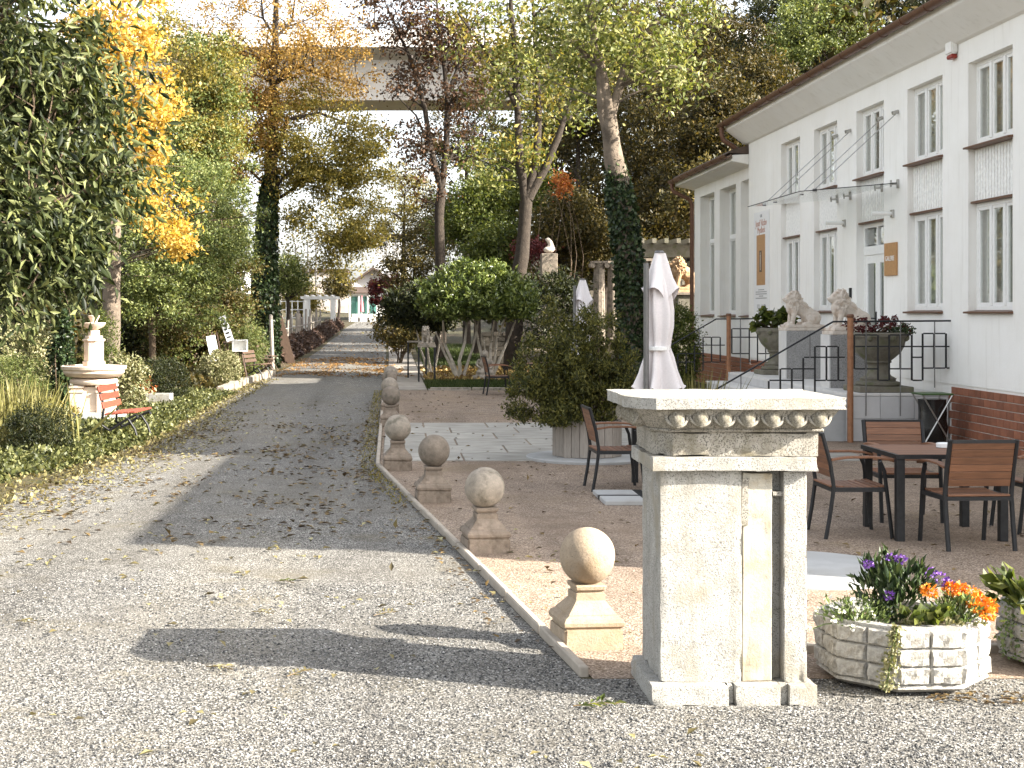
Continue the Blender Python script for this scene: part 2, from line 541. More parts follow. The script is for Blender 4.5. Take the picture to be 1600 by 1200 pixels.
lm('whitefl', (.6, .6, .5), (.8, .8, .76), (.85, .85, .82), trans=.1)
lm('hedgebrown', (.06, .035, .03), (.13, .08, .06), (.22, .14, .1), trans=.1)
lm('pansy', (.08, .12, .04), (.15, .21, .07), (.3, .36, .14), trans=.25)

# ------------------------------------------------------------------ foliage
def unit(a): return a / np.maximum(np.linalg.norm(a, axis=1, keepdims=True), 1e-9)

def leafmesh(name, P, m, L0, asp=.45, dirs=None, spread=1.0, fold=.12, jitter=.35, flat=0.0):
    """one folded diamond leaf at every point"""
    n = len(P)
    a = RNG.normal(size=(n, 3))
    if dirs is not None: a = np.asarray(dirs) + a * spread
    a = unit(a)
    r = RNG.normal(size=(n, 3))
    if flat: r = r * (1 - flat) + np.array([0, 0, 1.0]) * flat * 2
    s = unit(np.cross(a, r))
    nn = np.cross(s, a)
    Ls = (L0 * (1 + jitter * (RNG.random((n, 1)) * 2 - 1)))
    w = Ls * asp * .5
    V = np.stack([P, P + a * Ls * .42 + s * w + nn * Ls * fold, P + a * Ls, P + a * Ls * .42 - s * w + nn * Ls * fold], axis=1).reshape(-1, 3)
    b = (np.arange(n) * 4)[:, None]
    F = np.concatenate([b + np.array([[0, 1, 2]]), b + np.array([[0, 2, 3]])], axis=1).reshape(-1, 3)
    return npmesh(name, V, F, m)

def cloud(blobs, nc, n, cs, shell=.55, flat=.65):
    """leaf points in clumps spread through ellipsoids; returns points and clump centres"""
    B = np.array(blobs, dtype=float)
    pr = (B[:, 3] * B[:, 4] * B[:, 5]) ** .7
    pr /= pr.sum()
    k = RNG.choice(len(B), nc, p=pr)
    d = unit(RNG.normal(size=(nc, 3)))
    rad = shell + (1.18 - shell) * RNG.random((nc, 1)) ** .7
    rad = np.where(RNG.random((nc, 1)) < .2, RNG.random((nc, 1)) ** .5, rad)
    Cc = B[k, :3] + d * rad * B[k, 3:6]
    q = RNG.integers(0, nc, n)
    sz = cs * (.55 + .9 * RNG.random((nc, 1)))[q]
    P = Cc[q] + RNG.normal(size=(n, 3)) * sz * np.array([1, 1, flat])
    return P, Cc

def branch(mb, a, b, r0, r1, n=5, bend=.18, seg=4):
    a, b = Vector(a), Vector(b)
    d = (b - a)
    off = Vector((random.uniform(-1, 1), random.uniform(-1, 1), random.uniform(-.2, 1))) * d.length * bend
    pts, rr = [], []
    for i in range(seg + 1):
        t = i / seg
        pts.append(a.lerp(b, t) + off * math.sin(math.pi * t) + Vector((random.uniform(-1, 1), random.uniform(-1, 1), random.uniform(-1, 1))) * d.length * .02)
        rr.append(r0 + (r1 - r0) * t)
    mb.tube(pts, rr, n, caps=False)
    return pts

def tree(name, label, base, limbs, blobs, lmat, bark, nc, n, cs, leaf, asp=.5, group=None, nb=30, twig=.035, shell=.55, ivy=None, extra=None, dirs=None, spread=1, flat=.65):
    """limbs: list of (points, radii) in world space; branches run from the limbs to the leaf clumps"""
    base = Vector(base)
    root = empty(name, base, 0, label, 'tree', group)
    mb = MB()
    nodes = []
    for pts, rr in limbs:
        P = [Vector(p) for p in pts]
        # resample with a little wobble
        Q, S = [], []
        for i in range(len(P) - 1):
            for j in range(3):
                t = j / 3
                w = Vector((random.uniform(-1, 1), random.uniform(-1, 1), 0)) * rr[i] * .12
                Q.append(P[i].lerp(P[i + 1], t) + w)
                S.append((rr[i] + (rr[i + 1] - rr[i]) * t) * random.uniform(.94, 1.06))
        Q.append(P[-1]); S.append(rr[-1])
        mb.tube(Q, S, 10)
        nodes += [(q, r) for q, r in zip(Q, S)]
    P, Cc = cloud(blobs, nc, n, cs, shell, flat)
    idx = RNG.permutation(len(Cc))[:nb]
    zmin = base.z + 0.25 * (max(p.z for p, r in nodes) - base.z)
    cand = [(p, r) for p, r in nodes if p.z > zmin] or nodes
    for i in idx:
        c = Vector(Cc[i])
        p, r = min(cand, key=lambda q: (q[0] - c).length + max(0, q[0].z - c.z + .3) * 1.5)
        pts = branch(mb, p, c, min(r * .55, twig * 1.6), twig * .3)
        for _ in range(2):
            e = c + Vector((random.gauss(0, 1), random.gauss(0, 1), random.gauss(0, .7))) * cs * 1.6
            branch(mb, pts[-2], e, twig * .4, twig * .15, 4, .1, 3)
    mb.obj('trunk', bark, root, True, smooth=60)
    me = leafmesh('crown', P - np.array(base), lmat, leaf, asp, dirs, spread)
    place('crown', me, root)
    if extra:
        for em, eb, enc, en in extra:
            P2, _ = cloud(eb, enc, en, cs, shell, flat)
            place('crown', leafmesh('crown', P2 - np.array(base), em, leaf, asp, dirs, spread), root)
    if ivy:
        pts, rr, z1, cnt, lf = ivy
        ip = []
        pv = [Vector(p) for p in pts]
        while len(ip) < cnt:
            i = random.randrange(len(pv) - 1)
            t = random.random()
            q = pv[i].lerp(pv[i + 1], t)
            if q.z > z1 - random.random() ** 2 * .8: continue
            r = (rr[i] + (rr[i + 1] - rr[i]) * t) * random.uniform(1.0, 1.38)
            a = random.uniform(0, 6.283)
            ip.append((q.x + r * math.cos(a), q.y + r * math.sin(a), q.z))
        ip = np.array(ip)
        dv = np.tile(np.array([0, 0, -.8]), (len(ip), 1))
        place('ivy', leafmesh('ivy', ip - np.array(base), L['ivy'], lf, .8, dv, .8), root)
    return root

def shrub(name, label, c, r, n, leaf, lmat, cat='shrub', group=None, asp=.5, stems=7, nc=None, cs=None, shell=.75, blobs=None, bark=None, dirs=None, spread=1, zbase=0.0):
    c = Vector(c)
    root = empty(name, (c.x, c.y, zbase), 0, label, cat, group)
    bl = blobs or [(c.x, c.y, c.z, *r)]
    P, Cc = cloud(bl, nc or max(30, n // 40), n, cs or min(r) * .16, shell, .8)
    P[:, 2] = np.maximum(P[:, 2], zbase + .03 + RNG.random(len(P)) * .1)
    mb = MB()
    for i in range(stems):
        q = Vector(Cc[i % len(Cc)])
        branch(mb, (c.x + random.uniform(-.08, .08), c.y + random.uniform(-.08, .08), zbase), q, .018 + .02 * min(r), .005)
    mb.obj('stem', bark or M['bark'], root, True, smooth=60)
    place('foliage', leafmesh('foliage', P - np.array(root.location), lmat, leaf, asp, dirs, spread), root)
    return root

# ------------------------------------------------------------------ terrain
def hroad(Y):
    return float(np.interp(Y, [45, 75, 115, 140, 200, 400], [0, .1, .55, 1.3, 1.6, 2]))
def sstep(a, b, x):
    t = min(1, max(0, (x - a) / (b - a)))
    return t * t * (3 - 2 * t)
def hterr(X, Y):
    h = hroad(Y)
    if X > 4.5:
        h += sstep(41, 52, Y) * min(24, max(0, (X - 4.5)) * .42) * sstep(4.5, 9, X)
    if X < -9:
        h += sstep(30, 60, Y) * min(6, (-X - 9) * .2)
    return h
YS = [-30, -10, 0, 4, 6, 8, 12, 18, 24, 30, 36, 41, 45, 48, 52, 56, 60, 67, 75, 85, 95, 105, 115, 125, 140, 160, 200, 300, 500, 900, 1800]
XS = [-900, -300, -120, -60, -40, -25, -18, -14, -11, -9, -7, -5, -3, 0, 3, 4.5, 6, 7.5, 9, 11, 14, 18, 22, 27, 33, 40, 50, 70, 120, 300, 900]

def sheet(name, XX, YY, m, dz=0.0, edge=None):
    V = [(x, y, hterr(x, y) + dz) for y in YY for x in XX]
    nx = len(XX)
    F = [(j * nx + i, j * nx + i + 1, (j + 1) * nx + i + 1, (j + 1) * nx + i) for j in range(len(YY) - 1) for i in range(nx - 1)]
    return tag(place(name, npmesh(name, np.array(V), np.array(F), m)), kind='structure')

def strip(name, lf, rf, YY, m, dz, cols=2):
    V = []
    for y in YY:
        a, b = lf(y), rf(y)
        for i in range(cols):
            V.append((a + (b - a) * i / (cols - 1), y, hroad(y) + dz))
    F = [(j * cols + i, j * cols + i + 1, (j + 1) * cols + i + 1, (j + 1) * cols + i) for j in range(len(YY) - 1) for i in range(cols - 1)]
    return tag(place(name, npmesh(name, np.array(V), np.array(F), m)), kind='structure')

sheet('ground', XS, YS, M['soil'])
def wob(y, s, a): return a * mnoise.noise(Vector((y * 1.3, s, 0))) + a * .5 * mnoise.noise(Vector((y * 4.1, s, 3)))
def kerbx(y):
    return float(np.interp(y, [0, 7.43, 17.5, 37.6, 60, 120, 140], [2.0, .959, -.213, -.29, -.35, -.75, -.5]))
def roadl(y):
    return float(np.interp(y, [-5, 8, 14, 19, 27.8, 37.6, 60, 115, 140], [-9, -4.6, -3.85, -3.3, -3.5, -3.6, -3.45, -3.9, -3.2])) + wob(y, 1, .22)
yy = sorted(set([y for y in YS if 44 < y <= 140] + list(np.arange(7.4, 45, .4)) + [45]))
def roadr(y): return kerbx(y) - .03
strip('road', roadl, roadr, yy, M['gravel'], .004, 4)
# grey gravel in front of the courtyard
strip('gravel_forecourt', lambda y: roadl(y), lambda y: 14.0, list(np.arange(-6, 7.41, .4)) + [7.4], M['gravel'], .004, 6)
# pink gravel courtyard
strip('courtyard', lambda y: kerbx(y) + .03, lambda y: 7.87, [7.4 + .25 * i for i in range(0, 12)] + list(np.arange(10.5, 34.6, .6)), M['pink'], .006, 6)

# ------------------------------------------------------------------ kerb stones along the road
kerb = tag(place('kerb', None), kind='structure')
kb = MB().bx(-.024, .024, -.49, .49, -.05, .055).mesh('kerb_stone', M['kerb'], bevel=.008, rough=.004)
y = 7.45
while y < 40:
    dx = kerbx(y + .98) - kerbx(y)
    o = place('kerb_stone', kb, kerb, (kerbx(y + .49), y + .49, random.uniform(-.006, .006)), (0, 0, -math.atan2(dx, .98)))
    y += 1.0
# low edging strip behind the planters
edg = tag(place('edging', None), kind='structure')
em = MB().bx(-.49, .49, -.03, .03, -.04, .05).mesh('edging_stone', M['kerb'], bevel=.006, rough=.004)
for i in range(7):
    place('edging_stone', em, edg, (2.3 + i, 7.98, 0))

# ------------------------------------------------------------------ travertine paving
pav = tag(place('paving', None), kind='structure')
pm = {}
for j in range(6):
    y0 = 18.15 + j * 1.03
    x = -.17 - (.4 if j % 2 else 0)
    while x < 5.2:
        x0, x1 = max(x, -.17), x + 1.02
        w = round(x1 - x0, 2)
        if w not in pm: pm[w] = MB().bx(-w / 2 + .012, w / 2 - .012, -.5, .5, -.03, .018).mesh('paving_slab', M['travertine'], bevel=.006)
        place('paving_slab', pm[w], pav, ((x0 + x1) / 2, y0 + .515, random.uniform(-.003, .003)), (0, 0, random.uniform(-.003, .003)))
        x += 1.02
# path of slabs beside the road
pth = tag(place('path', None), kind='structure')
ps = MB().bx(-.47, .47, -.49, .49, -.04, .02).mesh('path_slab', M['pathslab'], bevel=.01)
for j in range(40):
    yv = 34.6 + j * 1.02
    for i in range(2 if yv < 52 else 1):
        place('path_slab', ps, pth, (kerbx(yv) + .55 + i * .97, yv + .5, hroad(yv) + random.uniform(-.004, .004)))
# edging stones by the lawn
led = tag(place('lawn_edging', None), kind='structure')
lem = MB().bx(-.48, .48, -.09, .09, -.04, .06).mesh('edging_stone', M['sand_pale'], bevel=.01, rough=.006)
for i in range(6):
    place('edging_stone', lem, led, (1.3 + i * .99, 34.75, 0))
def lawn(name, x0, x1, y0, y1, n, h):
    strip(name, lambda y: x0 + wob(y, 5, .04), lambda y: x1, list(np.arange(y0, y1 + .01, (y1 - y0) / 8)), M['soil'], .012, 3)
    P = np.stack([x0 + RNG.random(n) * (x1 - x0), y0 + RNG.random(n) * (y1 - y0), np.zeros(n)], 1)
    P[:, 2] = [hroad(v) + .01 for v in P[:, 1]]
    me = leafmesh('lawn_grass', P, L['grass'], h, .12, np.tile([0, 0, 1.0], (n, 1)), .35)
    tag(place('lawn_grass', me), 'short green lawn grass blades beside the slab path', 'grass', kind='stuff')
lawn('lawn', .75, 5.4, 34.9, 38.6, 16000, .09)
lawn('lawn', .95, 5.0, 48, 75, 16000, .14)

# round concrete slabs
def disc(name, c, r, label):
    pr = [(r - .012, -.03), (r, 0), (r, .018), (r - .01, .026)]
    o = MB().lathe(pr, 56).obj(name, M['concrete'], loc=c, smooth=30)
    tag(o, label, 'paving disc')
disc('round_slab', (2.86, 10.5, .004), .76, 'large round concrete slab lying flush in the gravel behind the granite pedestal')
disc('round_slab', (2.42, 18.45, .02), .78, 'round concrete slab under the wooden conifer tub')

# ------------------------------------------------------------------ pedestal
px, py = 1.6, 7.2
ped = empty('stone_pedestal', (px, py, 0), 0, 'tall weathered pale granite pedestal with egg moulding under its top slab', 'pedestal')
def chs(x0, x1, y0, y1, c=0.0):
    return [(x0 + c, y0), (x1, y0), (x1, y1), (x0, y1), (x0, y0 + c * 1.4)] if c else [(x0, y0), (x1, y0), (x1, y1), (x0, y1)]
X0, X1, YF, YB = 1.251, 1.943, 6.95, 7.47
mb = MB()
mb.bx(1.2, 1.562, 6.89, 7.52, 0, .1); mb.bx(1.562, 1.593, 6.93, 7.52, 0, .1); mb.bx(1.593, 1.805, 6.89, 7.52, 0, .1)
mb.bx(1.805, 1.845, 6.93, 7.52, 0, .1); mb.bx(1.845, 1.975, 6.89, 7.52, 0, .1)
mb.obj('plinth', M['granite'], ped, True, sub=9, chip=.03, rough=.003, rscale=12, smooth=30)
sh = MB()
sh.bx(X0, X1, YF + .08, YB, .1, 1.1)
sh.bx(X0, 1.635, YF, YF + .08, .1, 1.1)
shaft = sh.obj('shaft', M['granite'], ped, True, sub=19, chip=.025, rough=.0025, rscale=9, smooth=30)
MB().bx(1.642, 1.782, YF + .016, YF + .078, .1, 1.085).obj('repair_panel', M['patch'], ped, True, bevel=.004, rough=.006, rscale=15, sub=3)
MB().bx(1.832, X1, YF, YF + .078, .1, 1.094).obj('shaft_strip', M['granite'], ped, True, sub=19, chip=.03, rough=.003, rscale=9, smooth=30)
mb = MB(); mb.bx(1.638, 1.668, YF + .003, YF + .02, .84, 1.06)
mb.obj('mortar_fillet', M['granite_dark'], ped, True, rough=.005)
mb = MB(); mb.bx(1.784, 1.83, YF + .012, YF + .078, .98, 1.0)
mb.obj('mortar_fillet', M['granite_dark'], ped, True, rough=.005)
MB().prism(chs(1.205, 1.985, 6.9, 7.53, .0), 1.1, 1.168).obj('band', M['granite'], ped, True, sub=15, chip=.03, rough=.003, rscale=9, smooth=30)
MB().prism(chs(1.222, 1.99, 6.925, 7.5, .082), 1.168, 1.285).obj('neck_block', M['granite_dark'], ped, True, sub=11, chip=.03, rough=.003, rscale=9, smooth=30)
MB().prism(chs(1.2, 2.01, 6.9, 7.52, .085), 1.285, 1.303).obj('fillet', M['granite_dark'], ped, True, bevel=.006, rough=.004)
MB().prism(chs(1.2, 2.0, 6.9, 7.52, .08), 1.303, 1.395, chs(1.125, 2.06, 6.83, 7.56, .08)).obj('cornice', M['granite_dark'], ped, True, rough=.003)
slab = MB().prism(chs(1.085, 2.085, 6.8, 7.58, .12), 1.395, 1.452)
slab.obj('top_slab', M['granite'], ped, True, sub=17, chip=.05, rough=.004, rscale=9, smooth=30)
egg = MB().sphere((0, 0, 0), (.04, .046, .05), 16, 10).mesh('egg_ornament', M['granite_dark'], smooth=80)
shell_pts = [(.052 * math.cos(a), 0, .06 * math.sin(a)) for a in [math.pi + i * math.pi / 8 for i in range(9)]]
eggshell = MB().tube([(x, 0, z + .028) for x, _, z in shell_pts], .0085, 6).mesh('egg_surround', M['granite_dark'], smooth=60)
def eggs(a, b, n):
    a, b = Vector(a), Vector(b)
    ang = math.atan2(b.y - a.y, b.x - a.x)
    for i in range(n):
        p = a.lerp(b, (i + .5) / n) - Vector((px, py, 0))  # proud of the cornice
        o = place('egg_ornament', egg, ped, p + Vector((random.uniform(-.004, .004), 0, random.uniform(-.003, .003))), (R(-18), random.uniform(-.1, .1), ang))
        place('egg_surround', eggshell, o, (0, -.012, -.01))
eggs((1.25, 6.862, 1.352), (2.03, 6.862, 1.352), 7)
eggs((1.158, 7.48, 1.352), (1.158, 6.97, 1.352), 4)

# ------------------------------------------------------------------ ball bollards
def ball_bollard(x, y, rz, m, mball, label, h=1.0, chip=.006):
    r = empty('ball_bollard', (x, y, 0), rz, label, 'bollard', 'stone ball bollards along the kerb')
    MB().bx(-.165, .165, -.165, .165, -.02, .125).obj('base', m, r, bevel=.012, seg=2, rough=chip, sub=2, smooth=45)
    sq = lambda a: [(-a, -a), (a, -a), (a, a), (-a, a)]
    mb = MB()
    pr_ = [(.155, .124), (.168, .135), (.17, .155), (.16, .175), (.138, .188), (.136, .196), (.118, .218), (.094, .246), (.082, .262), (.082, .3), (.072, .302), (.072, .318)]
    for (a0, z0), (a1, z1) in zip(pr_, pr_[1:]): mb.prism(sq(a0), z0, z1, sq(a1))
    mb.obj('moulding', m, r, rough=chip * .4, rscale=12)
    MB().prism(sq(.085), .315, .348, sq(.092)).obj('cap_plate', m, r, bevel=.008, rough=chip * .6)
    b_ = MB().sphere((0, 0, 0), .155, 40, 24).obj('ball', mball, r, rough=.006, rscale=random.uniform(6, 11), smooth=80)
    b_.location = (random.uniform(-.008, .008), random.uniform(-.008, .008), .495)
    b_.rotation_euler = (random.uniform(0, 6), random.uniform(0, 6), random.uniform(0, 6))
    r.rotation_euler = (random.uniform(-.02, .02), random.uniform(-.02, .02), rz)
    return r
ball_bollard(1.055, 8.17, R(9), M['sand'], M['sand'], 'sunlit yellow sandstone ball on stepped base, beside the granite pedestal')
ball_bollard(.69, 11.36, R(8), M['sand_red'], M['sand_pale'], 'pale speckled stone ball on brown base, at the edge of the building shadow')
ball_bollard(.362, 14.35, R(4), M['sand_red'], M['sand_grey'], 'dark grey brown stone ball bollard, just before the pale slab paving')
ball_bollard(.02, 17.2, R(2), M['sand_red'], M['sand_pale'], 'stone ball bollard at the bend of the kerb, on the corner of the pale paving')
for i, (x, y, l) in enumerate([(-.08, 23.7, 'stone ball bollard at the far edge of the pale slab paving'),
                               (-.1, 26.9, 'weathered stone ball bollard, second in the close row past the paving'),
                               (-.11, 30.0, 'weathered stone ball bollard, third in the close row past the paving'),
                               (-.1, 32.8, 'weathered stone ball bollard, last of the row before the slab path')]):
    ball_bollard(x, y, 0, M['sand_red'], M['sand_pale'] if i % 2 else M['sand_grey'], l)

# ------------------------------------------------------------------ rusticated planters
def rockblock(w, h, seed):
    """rock-faced block: front is -y, rough"""
    nx, nz = 7, 4
    rnd = random.Random(seed)
    V, F = [], []
    for j in range(nz + 1):
        for i in range(nx + 1):
            u, v = [0, .05, .2, .38, .58, .78, .95, 1][i], [0, .09, .5, .91, 1][j]
            e = min(u, 1 - u, v * .7, (1 - v) * .7)
            d = 0 if e == 0 else -.010 - .013 * rnd.random()
            V.append(((u - .5) * w + (0 if e == 0 else rnd.uniform(-.006, .006)), d, (v - .5) * h + (0 if e == 0 else rnd.uniform(-.004, .004))))
    for j in range(nz):
        for i in range(nx):
            a = j * (nx + 1) + i
            F.append((a, a + 1, a + nx + 2)); F.append((a, a + nx + 2, a + nx + 1))
    b = len(V)
    V += [(-w / 2, .02, -h / 2), (w / 2, .02, -h / 2), (w / 2, .02, h / 2), (-w / 2, .02, h / 2)]
    c0, c1, c2, c3 = 0, nx, nz * (nx + 1) + nx, nz * (nx + 1)
    F += [(b, b + 1, c1, c0), (b + 1, b + 2, c2, c1), (b + 2, b + 3, c3, c2), (b + 3, b, c0, c3), (b + 3, b + 2, b + 1, b)]
    m = MB(); m.v, m.f = V, F
    return m.mesh('rock_block', M['rock'])
RB = [rockblock(.152, .08, s) for s in range(10)]
def planter(loc, rz, label):
    r = empty('flower_planter', loc, rz, label, 'planter', 'rusticated stone planters at the courtyard edge')
    ap = .375                                      # apothem
    oct_ = lambda a: [(a / math.cos(math.pi / 8) * math.cos(math.pi / 8 + k * math.pi / 4), a / math.cos(math.pi / 8) * math.sin(math.pi / 8 + k * math.pi / 4)) for k in range(8)]
    mb = MB()
    mb.prism(oct_(.27), 0, .02, oct_(.28)); mb.prism(oct_(.33), .02, .045, oct_(ap + .006))
    mb.prism(oct_(ap + .006), .045, .06, oct_(ap))
    mb.obj('foot', M['rock'], r, rough=.004)
    n = 8
    o1, o2 = oct_(ap - .008), oct_(ap - .07)
    vs = [(x, y, .06) for x, y in o1] + [(x, y, .335) for x, y in o1] + [(x, y, .335) for x, y in o2] + [(x, y, .24) for x, y in o2]
    fs = []
    for k in range(3):
        fs += [(k * 8 + i, k * 8 + (i + 1) % 8, k * 8 + 8 + (i + 1) % 8, k * 8 + 8 + i) for i in range(8)]
    fs.append(tuple(range(7, -1, -1)))
    MB().add(vs, fs).obj('bowl', M['granite'], r, rough=.002)
    MB().prism(oct_(ap - .072), .25, .29).obj('soil', M['soil'], r, rough=.008, sub=2)
    side = 2 * ap * math.tan(math.pi / 8)
    for k in range(8):
        a = k * math.pi / 4 - math.pi / 2
        for row in range(3):
            for cx in (-.5, .5):
                u = cx * side * .51
                p = (ap * math.cos(a) - u * math.sin(a), ap * math.sin(a) + u * math.cos(a), .106 + row * .0865)
                place('rock_block', random.choice(RB), r, p, (0, 0, a + math.pi / 2))
    return r
PL = (2.545, 7.42)
planter((PL[0], PL[1], 0), R(2), 'pale rock-faced octagonal planter full of flowers beside the granite pedestal')
planter((3.6, 7.72, 0), R(10), 'pale rock-faced planter with bright green leaves, beyond the marigold planter')

def herb(name, label, c, r, n, leaf, lmat, asp=.4, heads=None, stems=6, z0=.3, up=.5, group=None, cs=None, nc=None):
    """low plant: leaves, stems and optional flower heads [(x,y,z,r,mat,n,leafsize)]"""
    root = empty(name, (c[0], c[1], z0), 0, label, 'plant', group)
    P, Cc = cloud([(c[0], c[1], c[2], *r)], nc or max(10, n // 14), n, cs or min(r) * .22, .4, .9)
    P[:, 2] = np.maximum(P[:, 2], z0 + .005)
    mb = MB()
    for i in range(stems):
        branch(mb, (c[0] + random.uniform(-.3, .3) * r[0], c[1] + random.uniform(-.3, .3) * r[1], z0), Vector(Cc[i % len(Cc)]), .004, .002, 4, .1, 3)
    out = P - np.array([c[0], c[1], z0 - .04])
    dv = unit(out) * 1.0 + np.array([0, 0, up])
    for hx, hy, hz, hr, hm, hn, hl in (heads or []):
        branch(mb, (c[0] + random.uniform(-.2, .2) * r[0], c[1], z0), (hx, hy, hz), .004, .003, 4, .08, 3)
    mb.obj('stem', L['pansy'], root, True)
    place('leaves', leafmesh('leaves', P - np.array(root.location), lmat, leaf, asp, dv, .6), root)
    for hx, hy, hz, hr, hm, hn, hl in (heads or []):
        d = unit(RNG.normal(size=(hn, 3)))
        Q = d * (hr * (.5 + .5 * RNG.random((hn, 1)))) * np.array([1, 1, .75])
        place('flower', leafmesh('flower', Q, hm, hl, .9, d, .35), root, (hx - c[0], hy - c[1], hz - z0))
    return root
W_ = L['whitefl']
hd = []
for i in range(34):
    a, b = random.gauss(0, .085), random.gauss(0, .06)
    hd.append((2.28 + a, 7.28 + b, .37 + random.uniform(-.04, .06) - abs(a) * .2, .012, W_, 10, .014))
herb('alyssum_plant', 'low plant with tiny white flowers spilling over the planter rim', (2.28, 7.3, .35), (.16, .12, .07), 700, .026, L['pansy'], .4, hd)
hd = [(x, y, z, r, L['purple'], 60, .014) for x, y, z, r in [(2.345, 7.3, .6, .02), (2.47, 7.33, .625, .022), (2.52, 7.34, .615, .026), (2.425, 7.24, .455, .024), (2.65, 7.3, .56, .03), (2.70, 7.29, .53, .034), (2.73, 7.27, .51, .026)]]
herb('heliotrope_plant', 'bushy grey green plant with purple flower clusters in the middle of the planter', (2.5, 7.38, .46), (.15, .13, .14), 620, .062, L['ivy'], .34, hd, 9)
hd = [(x, y, z, .034, L['marigold'], 90, .02) for x, y, z in [(2.615, 7.22, .478), (2.735, 7.25, .485), (2.775, 7.25, .483), (2.83, 7.24, .47), (2.82, 7.2, .438), (2.86, 7.2, .44), (2.835, 7.17, .41), (2.88, 7.18, .41), (2.915, 7.22, .405), (2.87, 7.14, .385)]]
herb('marigold_plant', 'orange marigolds growing at one end of the planter', (2.76, 7.24, .38), (.15, .12, .07), 620, .035, L['pansy'], .3, hd)
herb('nasturtium_plant', 'pale green round leaved plant at the front rim of the planter', (2.58, 7.15, .36), (.1, .05, .04), 90, .05, L['soft'], 1.0)
herb('sedum_plant', 'low yellow green creeping plant along the front rim of the planter', (2.66, 7.13, .34), (.2, .05, .02), 500, .018, L['varieg'], .6)
tr = []
for i in range(420):
    t = random.random()
    tr.append((2.385 - .05 * t + random.gauss(0, .012 + .012 * t), 7.1 - .085 - .012 * math.sin(t * 3) + random.gauss(0, .008), .355 - .31 * t))
tr = np.array(tr)
o = empty('trailing_plant', (2.4, 7.08, .3), 0, 'yellow green trailing stem hanging down the planter wall', 'plant')
place('leaves', leafmesh('leaves', tr - np.array([2.4, 7.08, .3]), L['varieg'], .02, .7), o)
MB().tube([(2.4, 7.1, .35), (2.385, 7.005, .34), (2.36, 7.0, .2), (2.335, 7.01, .06)], .004, 5).obj('stem', L['pansy'], o, True)
herb('leafy_plant', 'bright green broad leaved plant in the planter beyond the marigold planter', (3.45, 7.6, .42), (.3, .2, .13), 260, .1, L['soft'], .6)
tr = np.array([(3.20 + random.gauss(0, .02), 7.66 + random.gauss(0, .05), .38 - .33 * random.random()) for i in range(200)])
o = empty('trailing_plant', (3.2, 7.66, .3), 0, 'thin green trailer hanging down the planter that holds bright green leaves', 'plant')
place('leaves', leafmesh('leaves', tr - np.array([3.2, 7.66, .3]), L['pansy'], .022, .7), o)

# ------------------------------------------------------------------ gallery building
BX, BK = 7.86, 8.45
bld = empty('gallery_building', (BX, 20, 0), 0, 'long white plastered gallery building with brown gutters and red tiled base', 'building')
strips = [(28.6, 30.0), (26.2, 27.65), (23.7, 25.1), (21.15, 22.6), (18.75, 20.2), (16.3, 17.75)]
YN, YE = 15.3, 32.75
zs0, zh0, zs1, zh1 = 1.87, 3.36, 4.12, 5.26
DOOR = 2
w = MB()
edges = sorted([YN, YE] + [e for s in strips for e in s])
w.bx(BX, BK, YN, strips[DOOR][0], .83, zs0 - .04)
w.bx(BX, BK, strips[DOOR][1], YE, .83, zs0 - .04)
w.bx(BX + .02, BK, YN, strips[DOOR][0], 0, .83)
w.bx(BX + .02, BK, strips[DOOR][1], YE, 0, .83)
w.bx(BX + .02, BK, strips[DOOR][0], strips[DOOR][1], 0, .68)
for i in range(0, len(edges), 2):
    w.bx(BX, BK, edges[i], edges[i + 1], zs0 - .04, zh1)
w.bx(BX, BK, YN, YE, zh1, 6.15)
w.obj('wall', M['plaster'], bld, True)
def pane_mesh(y0, y1, z0, z1, x):
    return MB().bx(x, x + .006, y0, y1, z0, z1)
